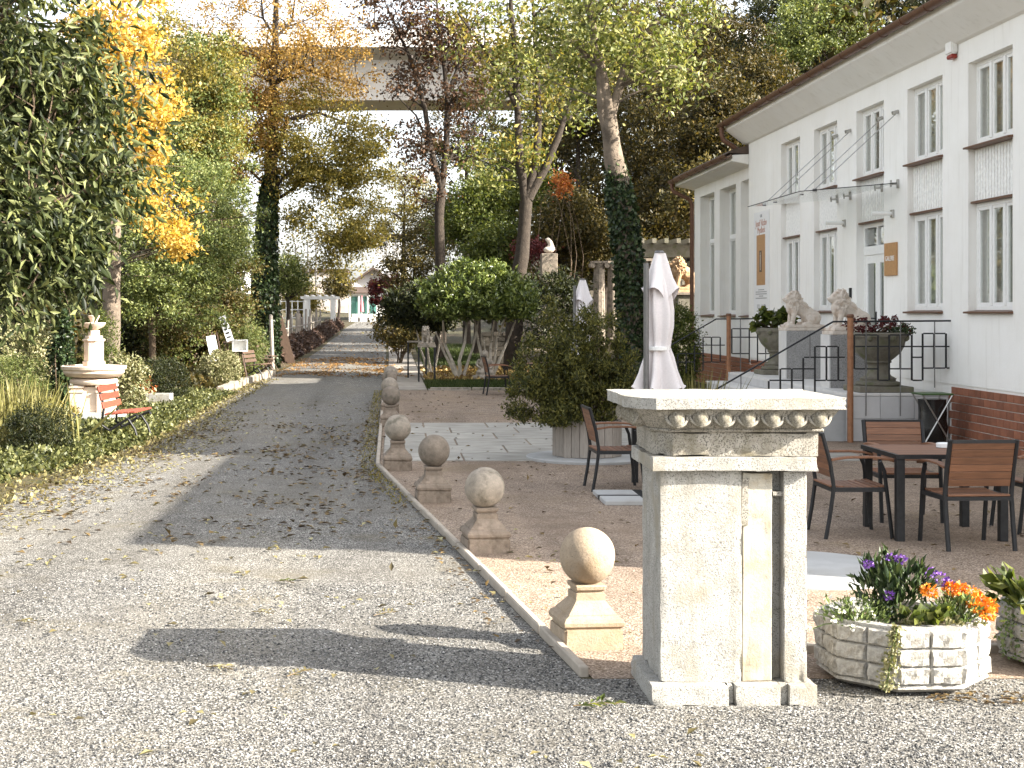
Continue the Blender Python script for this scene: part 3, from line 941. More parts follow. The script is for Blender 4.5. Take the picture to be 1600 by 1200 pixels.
def window(Xp, y0, y1, z0, z1, ncol=3, transom=None, sill=True, curt=True):
    mb = MB()
    d = .06
    mb.bx(Xp, Xp + d, y0, y1, z0, z0 + .06); mb.bx(Xp, Xp + d, y0, y1, z1 - .06, z1)
    mb.bx(Xp, Xp + d, y0, y0 + .06, z0 + .06, z1 - .06); mb.bx(Xp, Xp + d, y1 - .06, y1, z0 + .06, z1 - .06)
    cw = (y1 - y0 - .12) / ncol
    rows = [(z0 + .06, z1 - .06)]
    if transom:
        rows = [(z0 + .06, transom - .04), (transom + .04, z1 - .06)]
        mb.bx(Xp - .015, Xp + d, y0 + .06, y1 - .06, transom - .04, transom + .04)
    cells = []
    for c in range(ncol):
        ya, yb = y0 + .06 + c * cw, y0 + .06 + (c + 1) * cw
        for za, zb in rows:
            if c:
                mb.bx(Xp - .012, Xp + d - .005, ya - .035, ya + .035, za, zb)
            la = ya + (.035 if c else 0)
            lb = yb - (.035 if c < ncol - 1 else 0)
            s = .042                                  # sash
            mb.bx(Xp + .008, Xp + .045, la, lb, za, za + s); mb.bx(Xp + .008, Xp + .045, la, lb, zb - s, zb)
            mb.bx(Xp + .008, Xp + .045, la, la + s, za + s, zb - s); mb.bx(Xp + .008, Xp + .045, lb - s, lb, za + s, zb - s)
            cells.append((la + s, lb - s, za + s, zb - s))
    fr = mb.obj('window', M['white'], bld, True, bevel=.004)
    for c in cells:
        pane_mesh(*c, Xp + .024).obj('pane', M['glass'], fr, True)
    if sill:
        MB().ypris([(BX - .07, z0 - .045), (BX - .07, z0 - .02), (Xp + .02, z0 + .002), (Xp + .02, z0 - .045)], y0 - .02, y1 + .02).obj('sill', M['brown'], fr, True, bevel=.004)
    if curt:
        n = 26
        vs = []
        for i in range(n + 1):
            yv = y0 + (y1 - y0) * i / n
            xv = Xp + .1 + .02 * math.sin(i * 2.1 + y0)
            vs += [(xv, yv, z0 + .02), (xv, yv, z1 - .02)]
        MB().add(vs, [(2 * i, 2 * i + 2, 2 * i + 3, 2 * i + 1) for i in range(n)]).obj('curtain', M['curtain'], fr, True, smooth=80)
    return fr
for i, (a, b) in enumerate(strips):
    window(BX + .11, a, b, zs1, zh1)
    # spandrel between the storeys
    sp = MB().bx(BX + .1, BK, a, b, zh0, zs1 - .045)
    if i >= 2:
        k = 15
        for q in range(k):
            yv = a + (b - a) * (q + .5) / k
            sp.bx(BX + .085, BX + .0995, yv - .03, yv + .03, zh0 + .01, zs1 - .05)
    sp.obj('spandrel', M['rib'], bld, True)
    MB().bx(BX + .03, BX + .099, a + .001, b - .001, zh0 - .03, zh0 - .002).obj('drip_rail', M['brown'], bld, True)
    if i != DOOR:
        window(BX + .11, a, b, zs0, zh0 - .03)
# door
a, b = strips[DOOR]
dm = MB()
Xd = BX + .12
dm.bx(Xd, Xd + .07, a, a + .07, .69, zh0 - .03); dm.bx(Xd, Xd + .07, b - .07, b, .69, zh0 - .03)
dm.bx(Xd, Xd + .07, a + .07, b - .07, zh0 - .1, zh0 - .03); dm.bx(Xd - .01, Xd + .07, a + .07, b - .07, 2.8, 2.95)
dm.bx(Xd, Xd + .07, (a + b) / 2 - .03, (a + b) / 2 + .03, 2.95, zh0 - .1)
door = dm.obj('door_frame', M['white'], bld, True, bevel=.005)
for s in (0, 1):
    ya = a + .07 + s * (b - a - .14) / 2
    yb = ya + (b - a - .14) / 2
    pane_mesh(ya + .05, yb - .05, 2.98, zh0 - .12, Xd + .03).obj('pane', M['glass'], door, True)
    lf = MB()
    lf.bx(Xd + .01, Xd + .055, ya + .003, ya + .11, .7, 2.8); lf.bx(Xd + .01, Xd + .055, yb - .11, yb - .003, .7, 2.8)
    lf.bx(Xd + .01, Xd + .055, ya + .11, yb - .11, .7, .95); lf.bx(Xd + .01, Xd + .055, ya + .11, yb - .11, 2.66, 2.8)
    leaf = lf.obj('door_leaf', M['white'], bld, True, bevel=.004)
    pane_mesh(ya + .11, yb - .11, .95, 2.66, Xd + .03).obj('pane', M['glass'], leaf, True)
    if s == 1:
        h = MB(); h.bx(Xd - .005, Xd + .012, ya + .035, ya + .075, 1.6, 1.85); h.bar((Xd - .04, ya + .055, 1.74), (Xd - .04, ya + .17, 1.74), .02); h.bar((Xd, ya + .055, 1.74), (Xd - .04, ya + .055, 1.74), .016)
        h.obj('handle', M['iron'], leaf, True)
MB().bx(BX + .1, BX + .5, a, b, .66, .69).obj('threshold', M['step'], bld, True)
# eaves, gutter, roof
def eaves(y0, y1, z, xw, dp=.42):
    MB().ypris([(xw + .002, z - dp), (xw - .06, z - dp + .02), (xw - .46, z - .1), (xw - .46, z + .04), (xw + .3, z + .08), (xw + .3, z - dp)], y0, y1).obj('cornice', M['plaster'], bld, True, bevel=.01)
    n = 9
    prof = [(xw - .56 + .085 * math.cos(math.pi + i * math.pi / n), z + .05 + .085 * math.sin(math.pi + i * math.pi / n)) for i in range(n + 1)]
    prof += [(xw - .56 + .075 * math.cos(-i * math.pi / n), z + .05 + .075 * math.sin(-i * math.pi / n)) for i in range(n + 1)]
    g = MB().ypris(prof, y0 - .05, y1 + .1).obj('gutter', M['brown'], bld, True, smooth=40)
    ring = [(xw - .56 + .095 * math.cos(math.pi + i * math.pi / n), z + .05 + .095 * math.sin(math.pi + i * math.pi / n)) for i in range(n + 1)]
    ring += [(xw - .56 + .08 * math.cos(-i * math.pi / n), z + .05 + .08 * math.sin(-i * math.pi / n)) for i in range(n + 1)]
    rm = MB().ypris(ring, -.015, .015).mesh('gutter_ring', M['brown'])
    yv = y0 + .4
    while yv < y1:
        place('gutter_ring', rm, g, Vector((0, yv, 0)) - wloc(g))
        yv += .95
EZ = 6.0
eaves(YN - .3, YE + .25, EZ, BX)
MB().ypris([(BX - .53, EZ + .09), (BX - .5, EZ + .14), (BX + 5.2, EZ + 2.3), (BX + 10.4, EZ + .14), (BX + 10.4, EZ + .06), (BX, EZ + .06)], YN - .3, YE + .22).obj('roof', M['roof'], bld, True)
# body behind the front wall
bk = MB()
bk.bx(BX + 9.6, BX + 10, YN, YE, 0, 6.1); bk.bx(BK, BX + 9.6, YN, YN + .4, 0, 6.1); bk.bx(BK, BX + 9.6, YE - .4, YE, 0, 6.1)
bk.obj('back_wall', M['plaster'], bld, True)
ro = MB()
ro.bx(BK + 1.6, BK + 1.65, YN + .42, YE - .42, .7, 6.0); ro.bx(BK, BK + 1.6, YN + .42, YE - .42, 3.5, 3.7); ro.bx(BK, BK + 1.6, YN + .42, YE - .42, .6, .69)
ro.obj('interior', M['room'], bld, True)
# wing with tall windows
WX, WE = 7.95, 39.15
wst = [(36.7, 38.4), (34.4, 36.1), (32.8, 33.9)]
w = MB()
w.bx(WX, 8.6, YE, WE, .79, 1.73); w.bx(WX + .02, 8.6, YE, WE, 0, .79)
w.bx(WX, 8.6, YE, WE, 4.84, 5.5)
for a_, b_ in [(38.4, WE), (36.1, 36.7), (33.9, 34.4)]:
    w.bx(WX, 8.6, a_, b_, 1.73, 4.84)
w.bx(8.6, 15, WE - .4, WE, 0, 5.4)
w.obj('wing_wall', M['plaster'], bld, True)
for a_, b_ in wst:
    fr = window(WX + .24, a_, b_, 1.78, 4.84, 2, 3.65, sill=False)
    MB().ypris([(WX - .06, 1.73), (WX - .06, 1.75), (WX + .24, 1.785), (WX + .24, 1.735)], a_ + .01, b_ - .01).obj('sill', M['brown'], fr, True)
eaves(YE + .02, WE + .3, 5.3, WX, .2)
MB().ypris([(WX - .53, 5.39), (WX - .5, 5.44), (WX + 5.2, 7.2), (WX + 8, 6.2), (WX + 8, 5.36), (WX, 5.36)], YE + .01, WE + .28).obj('roof', M['roof'], bld, True)
MB().bx(8.7, 8.75, YE, WE - .4, 0, 5.3).obj('interior', M['room'], bld, True)
# lower annex towards the viewer
w = MB()
w.bx(BX, BX + 9.6, 8.2, YN - .001, 0, 5.28)
w.obj('annex_wall', M['plaster'], bld, True)
eaves(8.05, YN - .32, 5.3, BX)
MB().ypris([(BX - .53, 5.39), (BX - .5, 5.44), (BX + 5.2, 7.18), (BX + 10.4, 5.44), (BX + 10.4, 5.35), (BX, 5.35)], 8.05, YN - .31).obj('roof', M['roof'], bld, True)
# downpipes
gx = WX - .56
MB().tube([(gx, WE + .2, 5.3), (gx, WE + .2, 5.15), (gx + .03, WE + .12, 5.05), (gx + .42, WE + .06, 4.85), (gx + .5, WE + .04, 4.72), (gx + .5, WE + .04, .05)], .055, 10).obj('downpipe', M['brown'], bld, True, smooth=50)
gx = BX - .56
MB().tube([(gx, YE + .2, 6.0), (gx, YE + .2, 5.82), (gx + .04, YE + .18, 5.68), (gx + .22, YE + .15, 5.56), (gx + .34, YE + .14, 5.46)], .055, 10).obj('downpipe', M['brown'], bld, True, smooth=50)
# red clinker base: near tiles one by one, the far ones joined
tm = MB().bx(-.0015, .018, -.1, .1, -.051, .051).mesh('tile', M['tile'], bevel=.004)
rows = 7
for j in range(rows):
    yv = 16.2 + (.105 if j % 2 else 0)
    while yv < 20.8:
        place('tile', tm, bld, (-.002, yv - 20 + .1, .06 + j * .113))
        yv += .21
fr = MB()
for j in range(rows):
    yv = 28.6 + (.105 if j % 2 else 0)
    while yv < WE - .2:
        xq = BX if yv < YE - .2 else WX
        if not (YE - .21 < yv < YE):
            fr.bx(xq - .003, xq + .018, yv, yv + .2, .012 + j * .113, .112 + j * .113)
        yv += .21
tag(fr.obj('tile_courses', M['tile'], bld, True), kind='stuff')

# signs, lamps and fittings on the facade
def text(s, size, m, parent, x, y, z, align='CENTER', ext=.002, name='lettering', sx=1.0):
    cu = bpy.data.curves.new('t', 'FONT')
    cu.body = s
    cu.size = size
    cu.align_x = align
    cu.align_y = 'CENTER'
    cu.extrude = ext
    tmp = bpy.data.objects.new('t', cu)
    COL.objects.link(tmp)
    dg = bpy.context.evaluated_depsgraph_get()
    me = bpy.data.meshes.new_from_object(tmp.evaluated_get(dg))
    bpy.data.objects.remove(tmp)
    me.transform(Matrix(((0, 0, -1, 0), (-sx, 0, 0, 0), (0, 1, 0, 0), (0, 0, 0, 1))))
    me.materials.clear()
    me.materials.append(m)
    return place(name, me, parent, Vector((x, y, z)) - wloc(parent))
sg = empty('gallery_sign', (BX - .02, 23.3, 2.68), 0, 'square bronze brown wall sign with white lettering beside the entrance door', 'sign')
MB().bx(BX - .035, BX - .001, 23.03, 23.58, 2.42, 2.94).obj('panel', M['signbrown'], sg, True, bevel=.004)
text('GALERIE', .112, M['white'], sg, BX - .037, 23.305, 2.69)
bn = empty('exhibition_banner', (BX - .01, 31.55, 2.9), 0, 'tall white exhibition banner with a brown picture panel on the facade', 'banner')
MB().bx(BX - .02, BX - .001, 30.92, 32.2, 1.72, 4.0).obj('cloth', M['banner'], bn, True)
MB().bx(BX - .024, BX - .021, 31.22, 31.95, 2.42, 3.5).obj('picture_panel', M['signbrown'], bn, True)
fg = MB()
fg.bx(BX - .028, BX - .0245, 31.5, 31.69, 2.7, 3.16)
fg.obj('picture_figure', M['signdark'], bn, True)
mbf = MB(); mbf.sphere((BX - .03, 31.59, 3.1), (.004, .022, .03), 10, 6); mbf.bx(BX - .032, BX - .0285, 31.56, 31.62, 2.74, 3.07)
mbf.obj('picture_figure', M['lion'], bn, True)
text('GVK', .09, M['greytext'], bn, BX - .022, 31.56, 3.9)
text('Josef V\u00e1clav', .2, M['redtext'], bn, BX - .022, 31.56, 3.78 - .03)
text('Myslbek', .2, M['redtext'], bn, BX - .022, 31.56, 3.6)
for k, wd in enumerate((.5, .95, .95, .35, .95)):
    MB().bx(BX - .023, BX - .0205, 31.56 - wd / 2, 31.56 + wd / 2, 2.31 - k * .045, 2.33 - k * .045).obj('small_print', M['greytext'], bn, True)
text('11.9. - 1.11.22', .13, M['greytext'], bn, BX - .022, 31.56, 1.96)
al = empty('alarm_box', (BX - .05, 20.75, 5.62), 0, 'white alarm box with dark red lamp high on the facade under the eaves', 'alarm')
MB().bx(BX - .1, BX - .001, 20.55, 20.8, 5.46, 5.76).obj('case', M['white'], al, True, bevel=.02, seg=2)
MB().bx(BX - .09, BX - .001, 20.58, 20.77, 5.4, 5.459).obj('lamp', M['red'], al, True, bevel=.015)
for i, (yv, l) in enumerate([(25.75, 'small white tube lamp on the wall between door and lions'), (23.25, 'small white tube lamp on the wall above the bronze sign')]):
    la = empty('wall_lamp', (BX, yv, 3.4), 0, l, 'lamp')
    MB().bx(BX - .03, BX - .001, yv - .06, yv + .06, 3.34, 3.46).obj('plate', M['steel'], la, True, bevel=.005)
    MB().tube([(BX - .03, yv, 3.4), (BX - .34, yv, 3.4)], .032, 12).obj('tube', M['white'], la, True, smooth=50)
ib = MB().bx(BX - .03, BX - .001, 25.35, 25.43, 2.08, 2.26).obj('intercom', M['iron'], bld, True, bevel=.005)

# glass canopy with rods
cn = empty('glass_canopy', (BX, 24.5, 3.85), 0, 'clear glass entrance canopy hung from steel rods over the door', 'canopy')
ca, cb = 22.9, 26.25
gl = MB(); gl.ypris([(6.29, 3.715), (6.29, 3.727), (BX - .06, 3.857), (BX - .06, 3.845)], ca, cb)
gl.obj('glass_sheet', M['glass'], cn, True)
ed = MB(); ed.bar((6.285, ca, 3.721), (6.285, cb, 3.721), .012); ed.bar((6.285, ca - .007, 3.721), (BX - .06, ca - .007, 3.851), .012)
ed.obj('glass_edge', M['iron'], cn, True)
for yv in (23.0, 23.75, 25.4, 26.15):
    r_ = MB().tube([(BX, yv, 4.98), (6.55, yv, 3.76)], .009, 6).obj('rod', M['steel'], cn, True)
    mb = MB(); mb.tube([(BX, yv, 4.98), (BX - .1, yv, 4.95)], .03, 8); mb.obj('rod_anchor', M['steel'], cn, True)
    mb = MB(); mb.lathe([(.035, -.02), (.035, .02)], 12, (6.55, yv, 3.75)); mb.obj('clamp', M['greypole'], cn, True)
    mb = MB(); mb.bx(BX - .13, BX - .002, yv - .015, yv + .015, 3.83, 3.87); mb.bx(BX - .025, BX - .002, yv - .035, yv + .035, 3.78, 3.92); mb.bx(BX - .13, BX - .11, yv - .022, yv + .022, 3.8, 3.905)
    mb.obj('bracket', M['steel'], cn, True, bevel=.003)

# ------------------------------------------------------------------ terrace with steps
TX0, TY0, TY1, TZ = 6.4, 20.9, 28.4, .69
ter = empty('terrace', (7.1, 24.6, 0), 0, 'raised stone slab terrace with steps in front of the gallery door', 'terrace')
mb = MB(); mb.bx(TX0 + .03, BX - .005, TY0 + .03, TY1 - .03, 0, TZ - .04)
for k in range(3):
    mb.bx(TX0 + .03 - .4 * (3 - k), TX0 + .03, TY0 + .05, TY1 - .05, 0, TZ - .17 * (3 - k) - .035) if k == 0 else mb.bx(TX0 + .03 - .4 * (3 - k), TX0 + .029, TY0 + .05, TY1 - .05, TZ - .17 * (4 - k) - .034, TZ - .17 * (3 - k) - .035)
mb.obj('core', M['concrete'], ter, True)
def slabs(x0, x1, y0, y1, z, th, nx, ny, name, m):
    me = MB().bx(-(x1 - x0) / nx / 2 + .003, (x1 - x0) / nx / 2 - .003, -(y1 - y0) / ny / 2 + .003, (y1 - y0) / ny / 2 - .003, -th, 0).mesh(name, m, bevel=.004)
    for i in range(nx):
        for j in range(ny):
            place(name, me, ter, Vector((x0 + (x1 - x0) * (i + .5) / nx, y0 + (y1 - y0) * (j + .5) / ny, z)) - ter.location)
slabs(TX0, BX - .006, TY0, TY1, TZ, .038, 3, 12, 'terrace_slab', M['step'])
for k in range(3):
    z = TZ - .17 * (k + 1)
    x1 = TX0 - .4 * k
    slabs(x1 - .42, x1 - .002, TY0, TY1, z, .034, 1, 8, 'step_slab', M['step'])
    me = MB().bx(-.012, .012, -.465, .465, -.066, .066).mesh('riser', M['slab'], bevel=.003)
    for j in range(8):
        place('riser', me, ter, Vector((x1 + .014 - .001, TY0 + (TY1 - TY0) * (j + .5) / 8, z + .066)) - ter.location)
# facing slabs on the near side
fw = (BX - .006 - TX0) / 3
for i in range(3):
    for j in range(2):
        MB().bx(TX0 + i * fw + .003, TX0 + (i + 1) * fw - .003, TY0 + .005, TY0 + .029, .01 + j * .32, .325 + j * .32).obj('facing_slab', M['slab'], ter, True, bevel=.003)

# railing: black geometric grid drawn from its panel lattice
def railing(Y, label):
    r = empty('railing', (TX0, Y, 0), 0, label, 'railing', 'geometric railings of the terrace')
    k = FPX / TY0
    def q(u, v): return ((1140 + u / 4.444 - VX) / k, HC - (440 + v / 4.444 - VY) / k)
    def ln(u0, v0, u1, v1, wd=.022):
        x0, z0 = q(u0, v0); x1, z1 = q(u1, v1)
        g = wd / 2
        if u0 == u1: mb = MB().bx(x0 - g, x0 + g, Y - g, Y + g, z1, z0)
        else: mb = MB().bx(x0 + g + .001, x1 - g - .001, Y - g * .9, Y + g * .9, z0 - g * .9, z0 + g * .9)
        mb.obj('bar', M['iron'], r, True)
    for u, a, b in [(860, 370, 605), (942, 370, 605), (1025, 370, 685), (1103, 370, 685), (1180, 370, 605), (1260, 370, 685), (1335, 360, 685), (1415, 360, 600), (1497, 360, 600),
                    (750, 450, 685), (668, 450, 685), (588, 450, 765), (507, 530, 765), (428, 605, 790), (348, 605, 790), (268, 690, 860), (190, 770, 860), (110, 770, 900)]:
        ln(u, a, u, b)
    for v, spans in [(370, [(860, 942), (942, 1025), (1103, 1180), (1180, 1260)]), (450, [(845, 860), (860, 942), (942, 1025), (1025, 1103), (1103, 1180), (1180, 1260), (1260, 1335), (1335, 1415), (1415, 1497), (1497, 1525), (588, 668), (668, 750)]),
                     (605, [(860, 942), (942, 1025), (1103, 1180), (1180, 1260), (348, 428), (428, 507), (507, 588)]), (685, [(1025, 1103), (1260, 1335), (588, 668), (668, 750), (750, 800), (268, 348), (348, 428), (428, 507)]),
                     (525, [(1260, 1335), (507, 588), (588, 668), (668, 750), (750, 800)]), (360, [(1335, 1415), (1415, 1497)]), (600, [(1335, 1415), (1415, 1497), (1497, 1525)]),
                     (770, [(110, 190), (190, 268), (268, 348), (507, 588)]), (860, [(110, 190), (190, 268)])]:
        for a, b in spans: ln(a, v, b, v)
    def thin(u, a, b):
        x0, z0 = q(u, a); _, z1 = q(u, b)
        MB().tube([(x0, Y - .03, z1), (x0, Y - .03, z0)], .008, 6).obj('baluster', M['greypole'], r, True)
    thin(938, 272, 930); thin(1176, 272, 930); thin(1413, 272, 735); thin(550, 380, 530); thin(72, 650, 900)
    x0, z0 = q(1532, 272); x1, z1 = q(710, 278); x2, z2 = q(-150, 775); x3, z3 = q(-150, 1130)
    MB().tube([(x0, Y - .03, z0), (x1, Y - .03, z1), (x2, Y - .03, z2), (x2 - .02, Y - .03, z2 - .06), (x2 - .02, Y - .03, 0)], .013, 8).obj('handrail', M['iron'], r, True, smooth=40)
    xp, zp = q(820, 250)
    MB().tube([(xp, Y - .09, 0), (xp, Y - .09, zp)], .043, 14).obj('post', M['copper'], r, True, smooth=50)
    MB().lathe([(.043, 0), (.052, .008), (.052, .035), (.04, .05)], 14, (xp, Y - .09, zp)).obj('post_cap', M['brown'], r, True, smooth=50)
railing(TY0 - .03, 'black geometric iron railing with brown post in front of the large urn')
railing(TY1 + .06, 'black geometric iron railing with brown post beyond the lions, by the tall windows')

# ------------------------------------------------------------------ lions
def remesh(mb, vox, m, name, rough=None):
    me = bpy.data.meshes.new('tmp')
    me.from_pydata(mb.v, [], mb.f)
    bm = bmesh.new(); bm.from_mesh(me); bmesh.ops.recalc_face_normals(bm, faces=bm.faces); bm.to_mesh(me); bm.free()
    o = bpy.data.objects.new('tmp', me)
    COL.objects.link(o)
    md = o.modifiers.new('r', 'REMESH'); md.mode = 'VOXEL'; md.voxel_size = vox
    s = o.modifiers.new('s', 'SMOOTH'); s.iterations = 2; s.factor = .5
    dg = bpy.context.evaluated_depsgraph_get()
    out = bpy.data.meshes.new_from_object(o.evaluated_get(dg))
    bpy.data.objects.remove(o)
    out.name = name
    if rough:
        for v in out.vertices:
            v.co += rough(v.co.copy())
    out.materials.clear(); out.materials.append(m)
    out.shade_smooth()
    return out
lb = MB()
lb.sphere((.19, 0, .18), (.165, .125, .14)); lb.sphere((.1, 0, .255), (.14, .11, .12)); lb.sphere((.0, 0, .34), (.14, .115, .13)); lb.sphere((-.07, 0, .38), (.12, .12, .14))
lb.sphere((-.12, 0, .42), (.135, .135, .17)); lb.sphere((-.13, 0, .53), (.115, .12, .11)); lb.sphere((-.2, 0, .52), (.085, .08, .085)); lb.sphere((-.17, 0, .36), (.1, .11, .14))
lb.sphere((-.275, 0, .495), (.06, .055, .042)); lb.sphere((-.262, 0, .465), (.05, .042, .028)); lb.sphere((-.325, 0, .505), (.014, .022, .016))
for s in (-1, 1):
    lb.sphere((-.12, s * .085, .615), (.024, .03, .034)); lb.sphere((-.245, s * .045, .55), (.03, .022, .018)); lb.sphere((-.235, s * .05, .525), .014)
    lb.tube([(-.12, s * .08, .36), (-.165, s * .085, .2), (-.185, s * .085, .07)], [.06, .043, .038], 10); lb.sphere((-.22, s * .085, .072), (.062, .042, .032))
    lb.sphere((.16, s * .11, .16), (.125, .06, .12)); lb.sphere((.06, s * .145, .075), (.1, .042, .036))
lb.tube([(.33, .02, .09), (.3, .1, .08), (.2, .18, .075), (.08, .2, .075)], [.025, .022, .02, .03], 8)
lb.bx(-.3, .36, -.19, .22, .01, .06)
def mane(c):
    g = max(0, min(1, (c.z - .26) / .08)) * max(0, min(1, (.06 - c.x) / .08)) * max(0, min(1, (c.x + .245) / .04))
    d = Vector((c.x + .1, c.y, (c.z - .45)))
    return d.normalized() * (g * .042 * (mnoise.noise(Vector((c.x * 30, c.y * 30, c.z * 17))) + .6 * mnoise.noise(c * 55))) + Vector(mnoise.noise_vector(c * 30)) * .002
lion_me = remesh(lb, .009, M['lion'], 'lion_body', mane)
def lion(loc, rz, label, m=None, s=1.0):
    r = empty('lion_statue', loc, rz, label, 'statue')
    me = lion_me
    if m:
        me = lion_me.copy(); me.materials.clear(); me.materials.append(m)
    o = place('lion_body', me, r, (0, 0, .045 * s)); o.scale = (s,) * 3
    MB().bx(-.33 * s, .38 * s, -.2 * s, .23 * s, 0, .055 * s).obj('base_slab', m or M['lion'], r, bevel=.008)
def block(name, x0, x1, y0, y1, z0, z1, label):
    r = empty(name, ((x0 + x1) / 2, (y0 + y1) / 2, z0), 0, label, 'pedestal')
    MB().bx(x0 + .012, x1 - .001, y0, y1, z0, z1).obj('block', M['polished'], r, True, bevel=.005)
    MB().bx(x0 - .012, x0 + .011, y0 - .002, y1 + .002, z0, z1).obj('lit_face', M['step'], r, True, bevel=.004)  # pale sheet added so the lit side of the grey block is lighter
block('granite_block', 6.58, 7.28, 22.3, 22.75, TZ, 1.5, 'grey granite block under the lion close to the large urn')
block('granite_block', 6.74, 7.42, 25.4, 25.85, TZ, 1.52, 'grey granite block under the lion next to the small leafy urn')
lion((6.93, 22.52, 1.5), R(6), 'seated cream stone lion on a granite block, close to the large urn')
lion((7.06, 25.62, 1.52), R(4), 'seated cream stone lion on a granite block, next to the leafy far urn')

# ------------------------------------------------------------------ urns
def urn(loc, label, s=1.0):
    r = empty('stone_urn', loc, 0, label, 'urn', 'stone urns on the terrace')
    MB().bx(-.39 * s, .39 * s, -.39 * s, .39 * s, 0, .085).obj('plinth', M['urn'], r, bevel=.01, rough=.006, sub=1)
    MB().lathe([(.3 * s, .085), (.32 * s, .11), (.31 * s, .14), (.25 * s, .155), (.25 * s, .175), (.26 * s, .19), (.19 * s, .23), (.15 * s, .28), (.14 * s, .38), (.155 * s, .4)], 28).obj('foot', M['urn'], r, smooth=40, rough=.004)
    fl = lambda a, z: 1 + .035 * abs(math.sin(a * 8)) * max(0, min(1, (z - .42) / .05)) * max(0, min(1, (.74 - z) / .05))
    MB().lathe([(.155 * s, .4), (.19 * s, .425), (.18 * s, .45), (.24 * s, .5), (.31 * s, .57), (.36 * s, .66), (.385 * s, .74), (.4 * s, .78), (.43 * s, .8), (.435 * s, .84), (.41 * s, .86), (.37 * s, .86), (.34 * s, .8)], 64, fn=fl).obj('bowl', M['urn'], r, smooth=45, rough=.004)
    ball = MB().sphere((0, 0, 0), (.05, .045, .06), 10, 7).mesh('mask', M['urn'], smooth=80, rough=.01, rscale=30)
    for k in range(8):
        a = k * math.pi / 4 + .2
        place('mask', ball, r, (.4 * s * math.cos(a), .4 * s * math.sin(a), .79))
    return r
urn((7.02, 21.42, TZ), 'large mossy stone urn with dark reddish plants on the terrace corner', 1.0)
urn((7.06, 27.3, TZ), 'mossy stone urn with leafy green plants behind the lion block', .86)
shrub('urn_plant', 'dark reddish and green plants growing in the large urn', (7.02, 21.42, TZ + .95), (.44, .4, .12), 900, .05, L['wine'], 'plant', zbase=TZ + .82)
shrub('urn_plant', 'small green trailing plant hanging over the rim of the large urn', (7.3, 21.25, TZ + .88), (.2, .2, .1), 500, .04, L['ivy'], 'plant', zbase=TZ + .8)
shrub('urn_plant', 'broad leaved bright green plant in the urn behind the lion block', (7.0, 27.3, TZ + 1.0), (.34, .32, .18), 330, .12, L['soft'], 'plant', asp=.8, zbase=TZ + .82)

# ------------------------------------------------------------------ terrace furniture
def make_chair():
    r = empty('garden_chair', (0, 0, 0), 0, '', 'chair', 'teak and black metal chairs of the courtyard')
    for s in (-1, 1):
        x = s * .262
        MB().tube([(x, -.27, 0), (x, -.235, .2), (x, -.205, .42), (x, -.235, .62), (x, -.3, .86)], .0185, 6).obj('leg', M['iron'], r, smooth=50)
        MB().tube([(x, .27, 0), (x, .235, .3), (x, .205, .55), (x, .17, .63)], .0175, 6).obj('leg', M['iron'], r, smooth=50)
        pts = [(-.23, .635), (-.1, .655), (.08, .658), (.2, .648), (.28, .625)]
        vs = []
        for yy_, zz in pts:
            vs += [(x - .026, yy_, zz), (x + .026, yy_, zz), (x + .026, yy_, zz + .02), (x - .026, yy_, zz + .02)]
        fs = [(0, 3, 2, 1), (16, 17, 18, 19)]
        for i in range(4):
            for k in range(4):
                fs.append((i * 4 + k, i * 4 + (k + 1) % 4, i * 4 + 4 + (k + 1) % 4, i * 4 + 4 + k))
        MB().add(vs, fs).obj('armrest', M['wood'], r, bevel=.004)
    mb = MB()
    mb.bx(-.262, .262, .2, .225, .385, .415); mb.bx(-.262, .262, -.225, -.2, .385, .415)
    for s in (-1, 1): mb.bx(s * .262 - .014, s * .262 + .014, -.2, .2, .385, .42)
    mb.obj('seat_frame', M['iron'], r)
    MB().bx(-.262, .262, -.307, -.29, .835, .862).obj('back_rail', M['iron'], r)
    sm = MB().bx(-.245, .245, -.025, .025, 0, .016).mesh('seat_slat', M['wood'], bevel=.003)
    for i in range(8):
        place('seat_slat', sm, r, (0, -.2 + i * .057, .418 - .012 * math.sin(math.pi * i / 7)))
    bm_ = MB().bx(-.246, .246, -.008, .008, -.0285, .0285).mesh('back_slat', M['wood'], bevel=.003)
    for i in range(6):
        t = i / 5
        place('back_slat', bm_, r, (0, -.218 - .072 * t, .525 + .058 * i), (R(14), 0, 0))
    return r
ch = make_chair()
def put_chair(first, x, y, rz, label):
    o = ch if first else copy_tree(ch)
    o.location = (x, y, .004); o.rotation_euler = (0, 0, R(rz)); o['label'] = label
put_chair(True, 3.76, 12.2, -90, 'teak and black metal armchair between the granite pedestal and the table with the ashtray')
put_chair(False, 4.5, 11.6, 3, 'teak and black metal armchair with its back to the flower planters, at the ashtray table')
put_chair(False, 4.52, 13.12, 178, 'teak and black metal armchair on the terrace side of the ashtray table')
put_chair(False, 5.42, 12.45, 92, 'teak and black metal armchair on the gallery wall side of the ashtray table')
put_chair(False, 2.28, 15.35, -88, 'teak and black metal armchair by the wooden conifer tub')
put_chair(False, 2.25, 32.7, -85, 'dark armchair beside the lawn near the round laurel')
